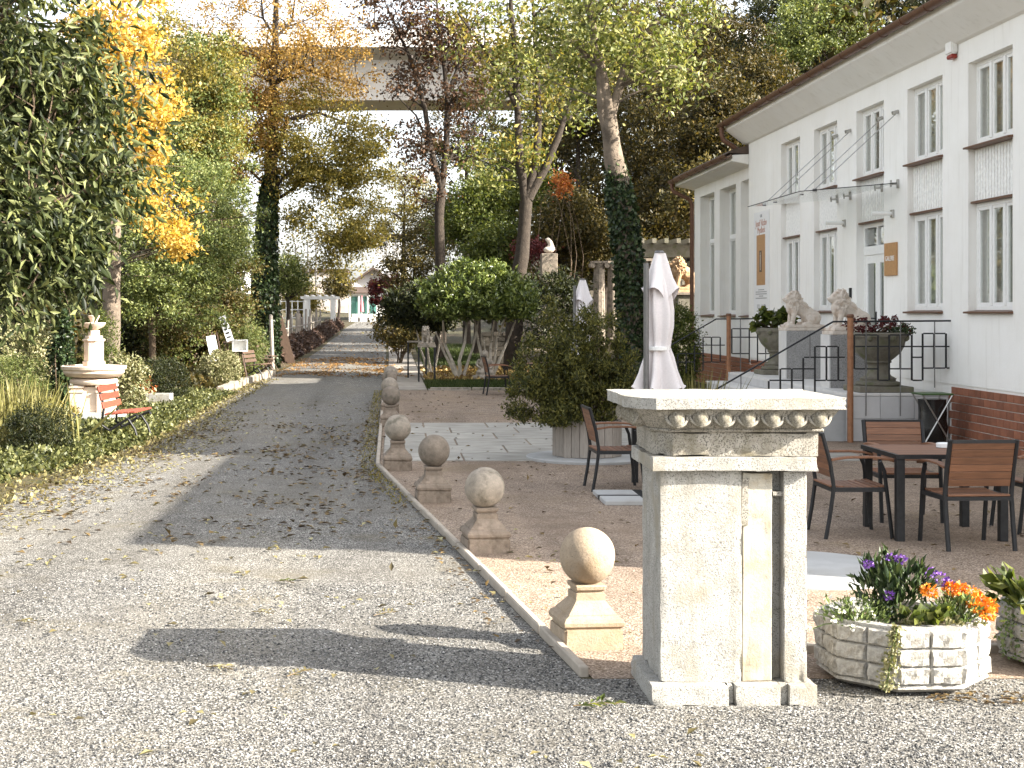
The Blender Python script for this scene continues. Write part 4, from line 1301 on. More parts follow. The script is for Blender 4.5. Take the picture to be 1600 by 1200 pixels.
def make_table():
    r = empty('garden_table', (0, 0, 0), 0, '', 'table', 'square teak tables of the courtyard')
    for sx in (-1, 1):
        for sy in (-1, 1):
            MB().bx(sx * .415 - .033, sx * .415 + .033, sy * .4 - .033, sy * .4 + .033, 0, .665).obj('leg', M['iron'], r, bevel=.004)
    mb = MB()
    for s in (-1, 1):
        mb.bx(-.46, .46, s * .44 - .012, s * .44 + .012, .665, .7); mb.bx(s * .448 - .012, s * .448 + .012, -.4275, .4275, .665, .7)
    mb.obj('apron', M['iron'], r)
    pmsh = MB().bx(-.435, .435, -.0475, .0475, .672, .703).mesh('table_plank', M['wood'], bevel=.003)
    for i in range(9):
        place('table_plank', pmsh, r, (0, -.384 + i * .096, 0))
    return r
tb = make_table()
tb.location = (4.47, 12.24, .004); tb['label'] = 'square teak table with a white ashtray on it'
dup(tb, (3.0, 15.5, .004), 0, 'square teak table mostly hidden behind the granite pedestal')
dup(tb, (3.15, 32.8, .004), 0, 'dark square table beside the lawn behind the potted conifer')
o = empty('ashtray', (4.62, 12.38, .707), 0, 'round white ashtray on the teak table', 'ashtray')
MB().lathe([(.05, 0), (.07, .004), (.072, .036), (.062, .04), (.055, .03), (.05, .012)], 24).obj('dish', M['soap'], o, smooth=40)

# rubbish bag stand
o = empty('bag_stand', (7.42, 20.35, .004), 0, 'folding steel stand with a black rubbish bag and green lid by the brick base', 'bin')
bagf = lambda a, z: 1 + .07 * math.sin(a * 5 + z * 9) + .05 * math.sin(a * 9 - z * 14)
MB().lathe([(.13, .01), (.18, .04), (.19, .25), (.175, .45), (.185, .62), (.19, .64)], 40, fn=bagf).obj('bag', M['blackbag'], o, smooth=70)
for s in (-1, 1):
    MB().tube([(-.2, s * .2, .0), (.2, s * .2, .7)], .011, 6).obj('leg', M['steel'], o)
    MB().tube([(.2, s * .2, .0), (-.2, s * .2, .7)], .011, 6).obj('leg', M['steel'], o)
mb = MB(); mb.bx(-.22, .22, -.215, .215, .7, .725)
mb.obj('lid', M['greenlid'], o, bevel=.008)

# folded parasols
def parasol(loc, s, label, rz=0):
    r = empty('folded_parasol', loc, rz, label, 'parasol', 'folded cream parasols')
    MB().tube([(0, -.12, 0), (0, -.12, 2.32)], .027, 12).obj('pole', M['greypole'], r, smooth=50)
    mb = MB(); mb.bx(-.45, .45, -.04, .04, 0, .045); mb.bx(-.04, .04, -.45, -.041, 0, .045); mb.bx(-.04, .04, .041, .45, 0, .045)
    mb.obj('base_cross', M['iron'], r)
    cm = MB().bx(-.2, .2, -.2, .2, 0, .045).mesh('base_slab', M['concrete'], bevel=.006)
    for a, b in ((-1, -1), (1, -1), (1, 1), (-1, 1)):
        place('base_slab', cm, r, (a * .245, b * .245, 0))
    cx = .15
    def cloth(prof, n, amp, nf, jag, ph):
        """hanging folded cloth: pleats that grow towards a jagged hem, open below"""
        V, F = [], []
        for jz, (r0, z, sq) in enumerate(prof):
            for k in range(n):
                a = 2 * math.pi * k / n
                tt = 1 - jz / (len(prof) - 1)
                w_ = math.sin(a * nf + ph + .9 * math.sin(a * 2) + z * 1.3)
                rr = r0 * (1 + amp * (.35 + .65 * tt) * w_ + .12 * math.sin(a * 3 + 3 * z + ph))
                zz_ = z + (jag * w_ if jz == 0 else 0) + (jag * .4 * w_ if jz == 1 else 0)
                V.append((cx + rr * math.cos(a) * 1.08 + sq, rr * math.sin(a) * .9, zz_))
        for jz in range(len(prof) - 1):
            for k in range(n):
                F.append((jz * n + k, jz * n + (k + 1) % n, (jz + 1) * n + (k + 1) % n, (jz + 1) * n + k))
        F.append(tuple(range((len(prof) - 1) * n, len(prof) * n)))
        return MB().add(V, F)
    cloth([(.185, 1.04, .0), (.172, 1.1, .0), (.14, 1.27, .0), (.11, 1.4, 0), (.085, 1.49, 0), (.094, 1.56, 0), (.108, 1.7, .01), (.11, 1.85, .01), (.1, 2.0, 0), (.09, 2.1, 0), (.07, 2.2, 0)], 160, .36, 7, .07, 1).obj('canopy', M['fabric'], r, smooth=70, rough=.014, rscale=7)
    cloth([(.145, 2.02, 0), (.135, 2.06, 0), (.105, 2.18, 0), (.075, 2.3, 0), (.055, 2.38, 0), (.045, 2.42, 0)], 120, .24, 5, .06, 2).obj('canopy_top', M['fabric'], r, smooth=70, rough=.01, rscale=8)
    MB().lathe([(.113, 1.465), (.118, 1.47), (.118, 1.5), (.113, 1.505)], 24, (cx - .02, 0, 0)).obj('strap', M['white'], r, smooth=40)
    MB().lathe([(.05, 2.42), (.05, 2.43), (.035, 2.445)], 16, (cx, 0, 0)).obj('finial', M['greypole'], r)
    r.scale = (s,) * 3
    return r
parasol((2.44, 14.45, .004), 1.0, 'folded cream parasol beside the ivy trunk, towering over the granite pedestal')
parasol((3.05, 25.2, .02), .98, 'folded cream parasol standing behind the potted conifer bush')

# ------------------------------------------------------------------ potted conifer
tub = empty('wooden_tub', (2.4, 18.45, .046), 0, 'octagonal grey weathered wooden tub holding a conifer bush', 'planter')
ap = .39
for k in range(8):
    a = k * math.pi / 4 + .3
    sd = 2 * ap * math.tan(math.pi / 8)
    for j in range(3):
        me = MB().bx(-sd / 6 + .003, sd / 6 - .003, -.012, .012, 0, .45).mesh('plank', M['greywood'], bevel=.003)
        u = (j - 1) * sd / 3
        place('plank', me, tub, (ap * math.cos(a) - u * math.sin(a), ap * math.sin(a) + u * math.cos(a), random.uniform(-.0, .008)), (0, 0, a + math.pi / 2))
MB().lathe([(.36, .02), (.36, .4)], 16).obj('soil', M['soil'], tub)
bl = [(2.1, 18.4, .9, .36, .4, .36), (2.5, 18.45, .9, .32, .4, .36)]
for bx_, bz_, br_, bh_ in [(1.62, 1.0, .17, .4), (1.8, 1.22, .18, .42), (1.98, 1.56, .13, .5), (2.18, 1.3, .2, .4), (2.38, 1.5, .16, .38), (2.62, 1.4, .18, .36), (2.82, 1.15, .16, .4), (2.95, .9, .13, .35), (1.7, .62, .2, .32), (1.95, .45, .17, .3), (2.3, .95, .24, .5), (2.1, .8, .25, .45), (2.6, .8, .22, .4), (1.55, .78, .12, .3)]:
    bl.append((bx_, 18.4 + random.uniform(-.4, .1), bz_, br_, br_ * 1.1, bh_))
shrub('conifer_bush', 'dense olive green conifer bush growing in the wooden tub', (2.38, 18.45, 1.1), (.7, .6, .6), 30000, .055, L['thuja'], 'shrub', asp=.32, blobs=bl, nc=460, cs=.05, stems=26, zbase=.42, dirs=np.tile([0, 0, .7], (30000, 1)), spread=.8)

# ornamental grass at the steps
def tuft(name, label, c, n, h, spread, lmat, cat='plant', w=.05, kind=None):
    P = np.array([c]) + RNG.normal(size=(n, 3)) * np.array([spread, spread, 0])
    o = tag(place(name, leafmesh(name, P - np.array([c]), lmat, h, w, np.tile([0, 0, 1.0], (n, 1)), .28, fold=.02), None, c), label, cat)
    return o
tuft('ornamental_grass', 'tuft of pale dry ornamental grass in front of the terrace steps', (3.42, 16.9, .004), 240, .98, .09, L['reed'], w=.018)

# ------------------------------------------------------------------ left garden
fo = empty('stone_fountain', (-5.0, 24.4, 0), 0, 'tiered pale pink stone fountain with a wide round basin', 'fountain')
MB().prism([(.55 * math.cos(R(22.5 + 45 * k)), .55 * math.sin(R(22.5 + 45 * k))) for k in range(8)], 0, .2).obj('plinth', M['concrete'], fo, bevel=.01)
MB().bx(-.28, .28, -.28, .28, .2, .62).obj('core', M['fount'], fo, bevel=.01)
for sx in (-1, 1):
    for sy in (-1, 1):
        mb = MB(); mb.bx(sx * .22 - .11, sx * .22 + .11, sy * .22 - .11, sy * .22 + .11, .2, .52); mb.bx(sx * .22 - .125, sx * .22 + .125, sy * .22 - .125, sy * .22 + .125, .52, .555)
        mb.bx(sx * .22 - .1, sx * .22 + .1, sy * .22 - .1, sy * .22 + .1, .555, .6); mb.bx(sx * .22 - .125, sx * .22 + .125, sy * .22 - .125, sy * .22 + .125, .6, .64)
        mb.obj('pillar', M['fount'], fo, bevel=.006)
MB().lathe([(.3, .64), (.38, .66), (.4, .7), (.38, .74), (.3, .76), (.44, .78), (.5, .84), (.5, .88), (.53, .9), (.54, .95), (.51, .96), (.48, .93), (.3, .9)], 48).obj('basin', M['fount'], fo, smooth=40)
o8 = lambda r: [(r * math.cos(R(22.5 + 45 * k)), r * math.sin(R(22.5 + 45 * k))) for k in range(8)]
mb = MB(); mb.prism(o8(.19), .9, 1.03); mb.prism(o8(.165), 1.03, 1.36); mb.prism(o8(.19), 1.36, 1.4); mb.prism(o8(.15), 1.4, 1.45); mb.prism(o8(.1), 1.45, 1.54)
mb.obj('column', M['fount'], fo, bevel=.008)
MB().lathe([(.06, 1.54), (.08, 1.56), (.16, 1.6), (.2, 1.66), (.19, 1.67), (.1, 1.64), (.05, 1.64), (.06, 1.7), (.1, 1.78), (.09, 1.79), (.03, 1.76)], 28).obj('upper_bowl', M['fount'], fo, smooth=50)

def bench(loc, rz, wood, label, Lh=.46, grp=None):
    r = empty('park_bench', loc, rz, label, 'bench', grp)        # faces +x
    for s in (-1, 1):
        y = s * Lh * .78
        mb = MB()
        mb.tube([(-.3, y, .02), (-.22, y, .12), (-.1, y, .2), (.1, y, .33), (.24, y, .4), (.27, y, .36)], .02, 6)
        mb.tube([(.28, y, 0), (.22, y, .2), (.12, y, .35)], .02, 6)
        mb.tube([(-.15, y, .18), (-.25, y, .25), (-.24, y, .38), (-.22, y, .5), (-.3, y, .8)], .02, 6)
        mb.obj('leg', M['iron'], r, smooth=60)
    sm = MB().bx(-.035, .035, -Lh, Lh, 0, .028).mesh('seat_slat', wood, bevel=.004)
    for i in range(5):
        place('seat_slat', sm, r, (-.15 + i * .092, 0, .395 + .008 * i), (0, R(-5), 0))
    bmh = MB().bx(-.013, .013, -Lh, Lh, -.045, .045).mesh('back_slat', wood, bevel=.004)
    for i in range(3):
        place('back_slat', bmh, r, (-.215 - .032 * i, 0, .53 + .115 * i), (0, R(-14), 0))
    return r
bench((-3.86, 21.1, .0), R(-5), M['redwood'], 'small bench with red painted slats in front of the stone fountain')
bench((-3.72, 39.8, .0), R(-14), M['darkwood'], 'dark wooden bench with black curved iron legs, by the kerb stones')

def folding_chair(loc, rz, label):
    r = empty('folding_chair', loc, rz, label, 'chair', 'dark folding chairs along the roadside')
    for s in (-1, 1):
        MB().tube([(-.26, s * .2, .88), (.22, s * .2, 0)], .014, 6).obj('leg', M['darkwood'], r)
        MB().tube([(.18, s * .2, .45), (-.22, s * .2, 0)], .014, 6).obj('leg', M['darkwood'], r)
    sm = MB().bx(-.03, .03, -.2, .2, 0, .02).mesh('seat_slat', M['darkwood'])
    for i in range(5): place('seat_slat', sm, r, (-.16 + i * .085, 0, .45))
    bmh = MB().bx(-.01, .01, -.2, .2, -.04, .04).mesh('back_slat', M['darkwood'])
    for i in range(3): place('back_slat', bmh, r, (-.14 - .045 * i, 0, .62 + .1 * i), (0, R(-25), 0))
folding_chair((-3.85, 43.5, 0), R(-10), 'dark folding chair next to the dark iron legged bench')
folding_chair((-3.95, 46.2, 0), R(-10), 'dark folding chair between two others along the roadside')
folding_chair((-3.95, 49, hroad(49)), R(-10), 'dark folding chair at the far end of the row, by the leaning board')

# kerb stones of the left bed
lk = tag(place('bed_edging', None), kind='structure')
lkm = MB().bx(-.1, .1, -.2, .2, -.04, .17).mesh('edging_stone', M['sand_pale'], bevel=.02, rough=.01)
for i in range(20):
    yv = 33.5 + i * .46
    place('edging_stone', lkm, lk, (-3.95 + .02 * i + random.uniform(-.03, .03), yv, random.uniform(-.02, .02)), (0, 0, random.uniform(-.1, .1)))

# sign boards on easels
def easel(x, y, label, bz0, bz1, bw, text_=False, tilt=-10):
    r = empty('easel_board', (x, y, 0), R(25), label, 'sign')
    for s in (-1, 1):
        MB().tube([(s * .28, -.12, 0), (s * .06, .05, 1.35)], .018, 6).obj('leg', M['darkwood'], r)
    MB().tube([(0, .4, 0), (0, .06, 1.3)], .018, 6).obj('leg', M['darkwood'], r)
    MB().bx(-.2, .2, -.06, -.03, bz0 - .04, bz0 - .01).obj('ledge', M['darkwood'], r)
    q = place('board', MB().bx(-bw / 2, bw / 2, -.075, -.062, 0, bz1 - bz0).mesh('board', M['white'], bevel=.003), r, (0, 0, bz0), (R(-6), R(tilt), 0))
    if text_:
        for k in range(5):
            place('print', MB().bx(-bw * .32, bw * random.uniform(.1, .34), -.0775, -.0755, 0, .05).mesh('print', M['iron']), q, (0, 0, .08 + k * .11))
easel(-4.47, 36.4, 'white board leaning on a dark easel behind the variegated shrub', .62, 1.26, .24)
easel(-4.35, 38.6, 'white board with black print on a tall easel in the shrubs', 1.08, 1.76, .2, True, -18)
bxs = empty('display_box', (-4.05, 38.3, 0), R(10), 'white box with an open side on a dark wooden trestle', 'box')
for s in (-1, 1):
    MB().tube([(s * .2, -.15, 0), (s * .04, .05, .82)], .022, 6).obj('leg', M['darkwood'], bxs)
MB().tube([(0, .3, 0), (0, .05, .82)], .022, 6).obj('leg', M['darkwood'], bxs)
mb = MB(); mb.bx(-.2, .2, -.1, .16, .82, .84); mb.bx(-.2, -.17, -.1, .16, .84, 1.1); mb.bx(.17, .2, -.1, .16, .84, 1.1); mb.bx(-.17, .17, .14, .16, .84, 1.1); mb.bx(-.2, .2, -.1, .16, 1.1, 1.12)
mb.obj('case', M['white'], bxs)

# white flower trough
ft = empty('flower_trough', (-4.75, 28.5, 0), R(-4), 'low white stone trough with red flowers behind the red bench', 'planter')
mb = MB(); mb.bx(-.42, .42, -.16, .16, 0, .08); mb.bx(-.42, .42, -.16, -.12, .08, .27); mb.bx(-.42, .42, .12, .16, .08, .27); mb.bx(-.42, -.38, -.12, .12, .08, .27); mb.bx(.38, .42, -.12, .12, .08, .27)
mb.obj('trough', M['granite'], ft, bevel=.008)
MB().bx(-.379, .379, -.119, .119, .081, .22).obj('soil', M['soil'], ft)
shrub('red_flower', 'orange red flowers in the low white trough', (-4.85, 28.5, .4), (.22, .12, .16), 260, .05, L['orangered'], 'plant', zbase=.22)

# shrubs, left
shrub('yew_bush', 'dark green yew bush at the edge of the ivy bed', (-4.55, 18.8, .3), (.36, .36, .34), 7000, .045, L['dark'], asp=.3, nc=160, cs=.06)
tuft('reed_clump', 'clump of pale yellow green upright reed leaves beside the dark yew', (-5.05, 19.6, 0), 420, .8, .3, L['reed'], w=.04)
shrub('yew_bush', 'rounded mid green shrub behind the pale reeds', (-6.9, 27, .5), (.6, .6, .5), 8000, .05, L['green'], asp=.3, nc=220, cs=.07)
shrub('arching_shrub', 'pale arching shrub in front of the dark trees, above the rounded green shrub', (-7.7, 30, .9), (.85, .8, .7), 7000, .085, L['varieg'], nc=240, cs=.1)
shrub('ivy_column', 'narrow ivy covered post beside the stone fountain', (-6.1, 27, .9), (.16, .16, .9), 3500, .07, L['ivy'], asp=.8, nc=200, cs=.05)
shrub('thuja', 'slim yellow green conifer behind the fountain column', (-5.6, 28, .9), (.3, .3, .85), 6000, .06, L['soft'], asp=.3, nc=200, cs=.06)
shrub('yellow_shrub', 'yellow leaved shrub between the fountain and the white trough', (-5.0, 27.2, .5), (.36, .36, .5), 3600, .07, L['varieg'], nc=150, cs=.06)
shrub('box_ball', 'dense round dark green box ball behind the white trough', (-4.82, 30.2, .42), (.5, .5, .42), 12000, .04, L['dark'], asp=.45, nc=400, cs=.05, shell=.9)
shrub('variegated_ball', 'round cream variegated shrub in front of the easel board', (-4.26, 35.6, .42), (.44, .44, .42), 9000, .055, L['varieg'], nc=320, cs=.05, shell=.88)
shrub('dwarf_conifer', 'bushy mid green conifer beside the bench with black iron legs', (-4.45, 42, .8), (.65, .65, .85), 12000, .06, L['green'], asp=.3, nc=300, cs=.09)
shrub('bamboo_grass', 'spiky green tuft beneath the grey trunk behind the fountain', (-5.3, 31, .35), (.3, .3, .35), 1500, .16, L['green'], asp=.12, nc=60)
shrub('flower_clump', 'low clump of orange and yellow flowers at the foot of the fountain', (-5.55, 24.0, .22), (.35, .3, .2), 1300, .05, L['goldgreen'], 'plant')
# ivy ground cover
def cover(name, label, poly_fn, y0, y1, n, h, leaf, lmat, asp=.7):
    P = []
    while len(P) < n:
        yv = y0 + (y1 - y0) * random.random()
        a, b = poly_fn(yv)
        xv = a + (b - a) * random.random()
        e = min(1, (b - xv) / .5) if b > xv else 0
        hh = h * (.25 + .75 * e) * (.6 + .8 * mnoise.noise(Vector((xv * 2.1, yv * 1.7, 2))) ** 2 + .35)
        P.append((xv, yv, hroad(yv) + .015 + hh * random.random()))
    P = np.array(P)
    dv = RNG.normal(size=P.shape) * .8 + np.array([.35, -.35, .45])
    tag(place(name, leafmesh(name, P, lmat, leaf, asp, dv, .2, flat=.4)), label, 'ground cover', kind='stuff')
cover('ground_ivy', 'low ivy ground cover along the road edge', lambda y: (-7.5, roadl(y) - .05 - float(np.interp(y, [14, 20.5], [.6, .1])) + .3 * mnoise.noise(Vector((y * .9, 7, 1)))), 14.8, 23.5, 30000, .15, .06, L['ground'])
cover('ground_ivy', 'low pale green ground cover between trough and roadside', lambda y: (-7, roadl(y) - .1), 23.5, 33.5, 20000, .1, .06, L['ground'])
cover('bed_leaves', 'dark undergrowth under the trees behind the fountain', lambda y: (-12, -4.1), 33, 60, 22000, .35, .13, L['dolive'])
cover('bed_litter', 'leaf litter along the ivy bed edge', lambda y: (roadl(y) - .7, roadl(y) + .35), 11, 40, 4500, .012, .05, L['litterg'])

# ------------------------------------------------------------------ trees, left
def mpx(pts, Y): return [pt(x, y, Y) for x, y in pts]
def blob(x, y, Y, r, ry=None, dy=0): 
    c = pt(x, y, Y)
    k = Y / FPX
    return (c.x, Y + dy, c.z, r * k, (ry or r) * k, r * k * .85)
# large leaved tree overhanging from the left
bl = [blob(40, 60, 12.6, 130), blob(90, 70, 13.4, 60), blob(80, 190, 12.4, 105), blob(40, 300, 12.0, 120), blob(125, 275, 12.6, 62), blob(40, 400, 11.6, 90), blob(105, 390, 12.0, 72), blob(30, 470, 11.4, 50), blob(-120, 150, 12.5, 200), blob(-120, 350, 12, 150)]
nl = 21000
tree('large_leaved_tree', 'overhanging tree with long drooping dark green leaves beside the fountain', (-5.4, 12.6, 0),
     [([(-5.4, 12.6, 0), (-5.3, 12.6, 1.6), (-5.1, 12.6, 2.8)], [.2, .17, .15]), ([(-5.1, 12.6, 2.8), (-4.2, 12.5, 3.7), (-3.2, 12.4, 4.5)], [.12, .08, .03]), ([(-5.1, 12.6, 2.6), (-4.2, 12.2, 2.9), (-3.0, 12.0, 2.6)], [.09, .05, .02]), ([(-5.1, 12.6, 2.8), (-5.0, 12.6, 4.5), (-4.8, 12.6, 5.8)], [.13, .08, .03])],
     bl, L['cherry'], M['bark'], 170, nl, .15, .115, .3, nb=90, twig=.016, dirs=np.tile([.45, -.1, -.8], (nl, 1)), spread=.75, flat=.9)
# yellow tree
yb = [blob(190, 20, 29, 60), blob(205, 95, 29, 55), blob(225, 165, 29, 48), blob(215, 225, 29, 42), blob(240, 310, 29, 42), blob(268, 372, 29, 32), blob(150, 60, 29.5, 50), blob(185, 300, 29.5, 30)]
tree('yellow_tree', 'tree with bright golden yellow leaves behind the dark overhanging tree', (-5.75, 30, 0),
     [(mpx([(172, 620), (172, 520), (175, 420), (178, 300), (185, 180), (190, 60), (190, -60)], 30), [.2, .19, .17, .15, .11, .08, .04])],
     yb, L['yellow'], M['barkgrey'], 170, 11000, .17, .1, .6, nb=45, twig=.011)
# light green small leaved trees
gb = [blob(300, 330, 37, 90), blob(240, 400, 36, 70), blob(325, 400, 38, 62), blob(270, 260, 38, 70), blob(330, 300, 39, 50), blob(230, 470, 36, 55), blob(310, 455, 37, 60), blob(350, 370, 39, 40), blob(200, 330, 36, 60)]
tree('green_tree', 'light green small leaved tree behind the box ball', (-6.1, 37, 0),
     [(mpx([(238, 603), (238, 540), (237, 470), (240, 420), (260, 330), (280, 250)], 37), [.09, .085, .08, .07, .05, .03])],
     gb, L['green'], M['bark'], 300, 42000, .15, .08, .5, nb=40, twig=.02)
gb = [blob(330, 110, 44, 60), blob(290, 150, 44, 60), blob(340, 190, 45, 50), blob(290, 220, 44, 60), blob(250, 60, 45, 40), blob(330, 250, 44, 60)]
tree('green_tree', 'yellowish green tree reaching up between the golden tree and the ivy trunk', (-6.2, 45, 0),
     [(mpx([(300, 582), (300, 450), (305, 300), (300, 180), (310, 60)], 45), [.18, .16, .13, .09, .04])],
     gb, L['goldgreen'], M['bark'], 220, 16000, .2, .1, .55, nb=50, twig=.035, extra=[(L['green'], gb, 150, 16000)])
gb = [blob(350, 420, 42, 42), blob(350, 470, 42, 42), blob(320, 500, 41, 40), blob(340, 350, 43, 35), blob(260, 520, 40, 45)]
tree('green_tree', 'low bushy tree between the green tree and the ivy trunk', (-4.9, 42, 0),
     [(mpx([(350, 588), (355, 500), (352, 430), (345, 340)], 42), [.08, .07, .05, .03])], gb, L['olive'], M['bark'], 200, 22000, .17, .085, .5, nb=30, twig=.025, extra=[(L['green'], gb, 100, 8000)])
# dark conifers behind
for i, (x, y, Y, s, l, k) in enumerate([(-7.4, 41, 5, 1.0, 'dark tree behind the stone fountain', 'dark'), (-9.2, 33, 7, 1.3, 'broad dark green tree behind the arching shrub', 'dark'), (-5.6, 43, 3.2, .8, 'low dark tree behind the easel boards', 'dolive'),
                                       (-8.5, 24, 7.5, 1.3, 'dark green tree filling the gap above the reeds', 'dark'), (-9.5, 55, 9, 1.6, 'tall olive tree farthest behind the fountain garden', 'olive'), (-6.5, 22.5, 5.5, .85, 'dark tree directly behind the overhanging leaves', 'dark')]):
    h = Y
    if i == 5:
        bs = [(x, y, h * .72, 1.1, 1.0, 1.3), (x + .3, y, h * .95, .9, .9, 1.0)]
    else:
        bs = [(x, y, h * .6, 1.4 * s, 1.3 * s, h * .3), (x + .5 * s, y - .3, h * .35, 1.3 * s, 1.1 * s, h * .22), (x - .4 * s, y, h * .85, 1.0 * s, 1.0 * s, h * .2), (x, y - .2, h * .2, 1.2 * s, .9 * s, h * .16)]
    tree('garden_tree', l, (x, y, hterr(x, y)), [([(x, y, hterr(x, y)), (x + .05, y, h * .4), (x, y, h * .9)], [.16, .12, .04])], bs, L[k], M['barkdark'], 170, 13000, .22, .12, .5, 'trees behind the fountain garden', nb=24)
# ivy trunk tree with orange crown
Y = 48
ob = [blob(430, 30, Y, 110), blob(320, 60, Y + 1, 60), blob(480, 110, Y, 85), blob(360, 150, Y, 85), blob(540, 110, Y, 50), blob(300, 180, Y, 50)]
gb2 = [blob(480, 210, Y, 80), blob(540, 250, Y, 55), blob(500, 300, Y, 65), blob(545, 340, Y, 55), blob(480, 370, Y, 50), blob(535, 400, Y, 36), blob(460, 260, Y, 55), blob(575, 290, Y, 38), blob(570, 370, Y, 34), blob(585, 220, Y, 30)]
ob2 = [blob(370, 230, Y, 60), blob(330, 270, Y, 45), blob(400, 180, Y, 60)]
tpts = mpx([(416, 575), (416, 500), (414, 420), (418, 330), (424, 250), (428, 160), (430, 80), (432, 0), (435, -60)], Y)
trr = [.34, .33, .3, .25, .2, .16, .12, .08, .05]
lim = [(tpts, trr)]
for pts, r0 in [([(424, 260), (450, 190), (500, 180), (560, 195)], .09), ([(428, 110), (400, 85), (370, 80)], .07), ([(428, 110), (470, 105), (530, 125), (575, 128)], .08), ([(422, 225), (385, 235), (360, 220)], .08), ([(420, 300), (450, 275), (485, 240)], .08), ([(430, 60), (412, 30), (408, -30)], .05), ([(430, 60), (455, 30), (465, -30)], .06), ([(420, 295), (390, 265), (350, 250)], .06), ([(418, 320), (450, 300), (490, 275), (520, 290)], .07)]:
    p = mpx(pts, Y)
    p = [Vector((q.x, q.y + random.uniform(-.5, .5) * i, q.z)) for i, q in enumerate(p)]
    lim.append((p, list(np.linspace(r0, r0 * .3, len(p)))))
tree('ivy_trunk_tree', 'tall tree with ivy covered dark trunk and sparse orange crown beside the road', tpts[0], lim, ob, L['orange'], M['barkdark'], 320, 19000, .24, .1, .55, nb=80, twig=.03,
     extra=[(L['goldgreen'], gb2, 270, 32000), (L['orange'], ob2, 110, 12000)], ivy=(tpts, trr, pt(0, 270, Y).z, 9000, .11))

# ------------------------------------------------------------------ trees, right
Y = 34
p1 = mpx([(992, 612), (990, 520), (985, 430), (970, 310), (957, 225), (948, 150), (930, 70), (918, 0), (910, -80)], Y)
r1 = [.34, .3, .27, .25, .22, .13, .1, .08, .05]
lim = [(p1, r1), (mpx([(957, 228), (941, 180), (936, 110), (925, 40), (905, -40)], Y), [.16, .11, .09, .07, .04]), (mpx([(952, 190), (975, 110), (1000, 60), (1050, 10)], Y), [.12, .09, .07, .03]), (mpx([(936, 110), (900, 70), (870, 50)], Y), [.08, .05, .03])]
mbz = [blob(930, 10, Y, 95), blob(1020, 30, Y - 1, 90), blob(1060, 130, Y - 1, 45), blob(990, 100, Y - 1, 40), blob(880, 50, Y, 55), blob(1040, 90, Y, 40), blob(900, 130, Y + 1, 45), blob(1070, 30, Y, 40), blob(905, 190, Y + 1, 25)]
tree('leaning_maple', 'leaning tree with bare grey upper trunk and ivy below, sunlit yellow green leaves', p1[0], lim, mbz, L['maple'], M['barkgrey'], 120, 6000, .26, .14, .5, 'tall trees on the gallery side of the road', nb=40, twig=.018, ivy=(p1[:5], [.3, .28, .26, .24, .12], pt(0, 245, Y).z, 9000, .1))
Y = 45
p2 = mpx([(800, 582), (806, 480), (815, 400), (822, 315)], Y)
lim = [(p2, [.29, .25, .22, .2]), (mpx([(822, 318), (812, 250), (808, 170), (804, 90), (798, 0), (795, -60)], Y), [.15, .13, .11, .09, .06, .04]), (mpx([(822, 318), (838, 245), (842, 160), (836, 60), (830, -40)], Y), [.14, .12, .1, .07, .04]),
       (mpx([(826, 310), (852, 262), (872, 215), (884, 180)], Y), [.15, .13, .11, .08]), (mpx([(808, 170), (780, 110), (745, 60), (715, 20)], Y), [.08, .06, .04, .02]), (mpx([(884, 185), (900, 120), (915, 60)], Y), [.05, .03, .02])]
mbz = [blob(800, 10, Y, 110), blob(860, 90, Y, 95), blob(790, 250, Y, 60), blob(770, 60, Y, 40), blob(810, 140, Y, 55), blob(760, 100, Y + 2, 35), blob(870, 170, Y + 1, 45), blob(815, 220, Y + 1, 40)]
tree('forked_maple', 'forked tree with three brown stems and light green leaves behind the round laurel', p2[0], lim, mbz, L['maple'], M['barkdark'], 110, 5200, .34, .16, .5, 'tall trees on the gallery side of the road', nb=50, twig=.022, extra=[(L['goldgreen'], mbz, 70, 2600)])
Y = 55
p3 = mpx([(688, 560), (688, 430), (686, 340), (690, 295)], Y)
lim = [(p3, [.24, .2, .18, .17]), (mpx([(690, 298), (674, 235), (664, 170), (645, 100), (618, 40), (600, 0)], Y), [.13, .11, .09, .07, .04, .02]), (mpx([(690, 298), (697, 230), (699, 150), (690, 70), (680, -20)], Y), [.13, .12, .1, .07, .03]),
       (mpx([(674, 235), (650, 180), (620, 150)], Y), [.06, .04, .02]), (mpx([(699, 150), (720, 90), (730, 20)], Y), [.07, .05, .03]), (mpx([(694, 260), (725, 215), (760, 190)], Y), [.06, .04, .02]), (mpx([(664, 170), (640, 150), (610, 130)], Y), [.05, .03, .02])]
mbz = [blob(610, 20, Y, 60), blob(660, 60, Y, 65), blob(745, 60, Y, 50), blob(705, 60, Y, 60), blob(730, 140, Y, 50), blob(640, 130, Y, 40), blob(720, 220, Y, 40), blob(640, 220, Y, 40), blob(660, 290, Y, 35)]
tree('brown_leaved_tree', 'slender forked tree with sparse dark brown leaves behind the round laurels', (p3[0].x, Y, 0), lim, mbz, L['brown'], M['barkdark'], 300, 10000, .26, .13, .65, 'tall trees on the gallery side of the road', nb=110, twig=.03)

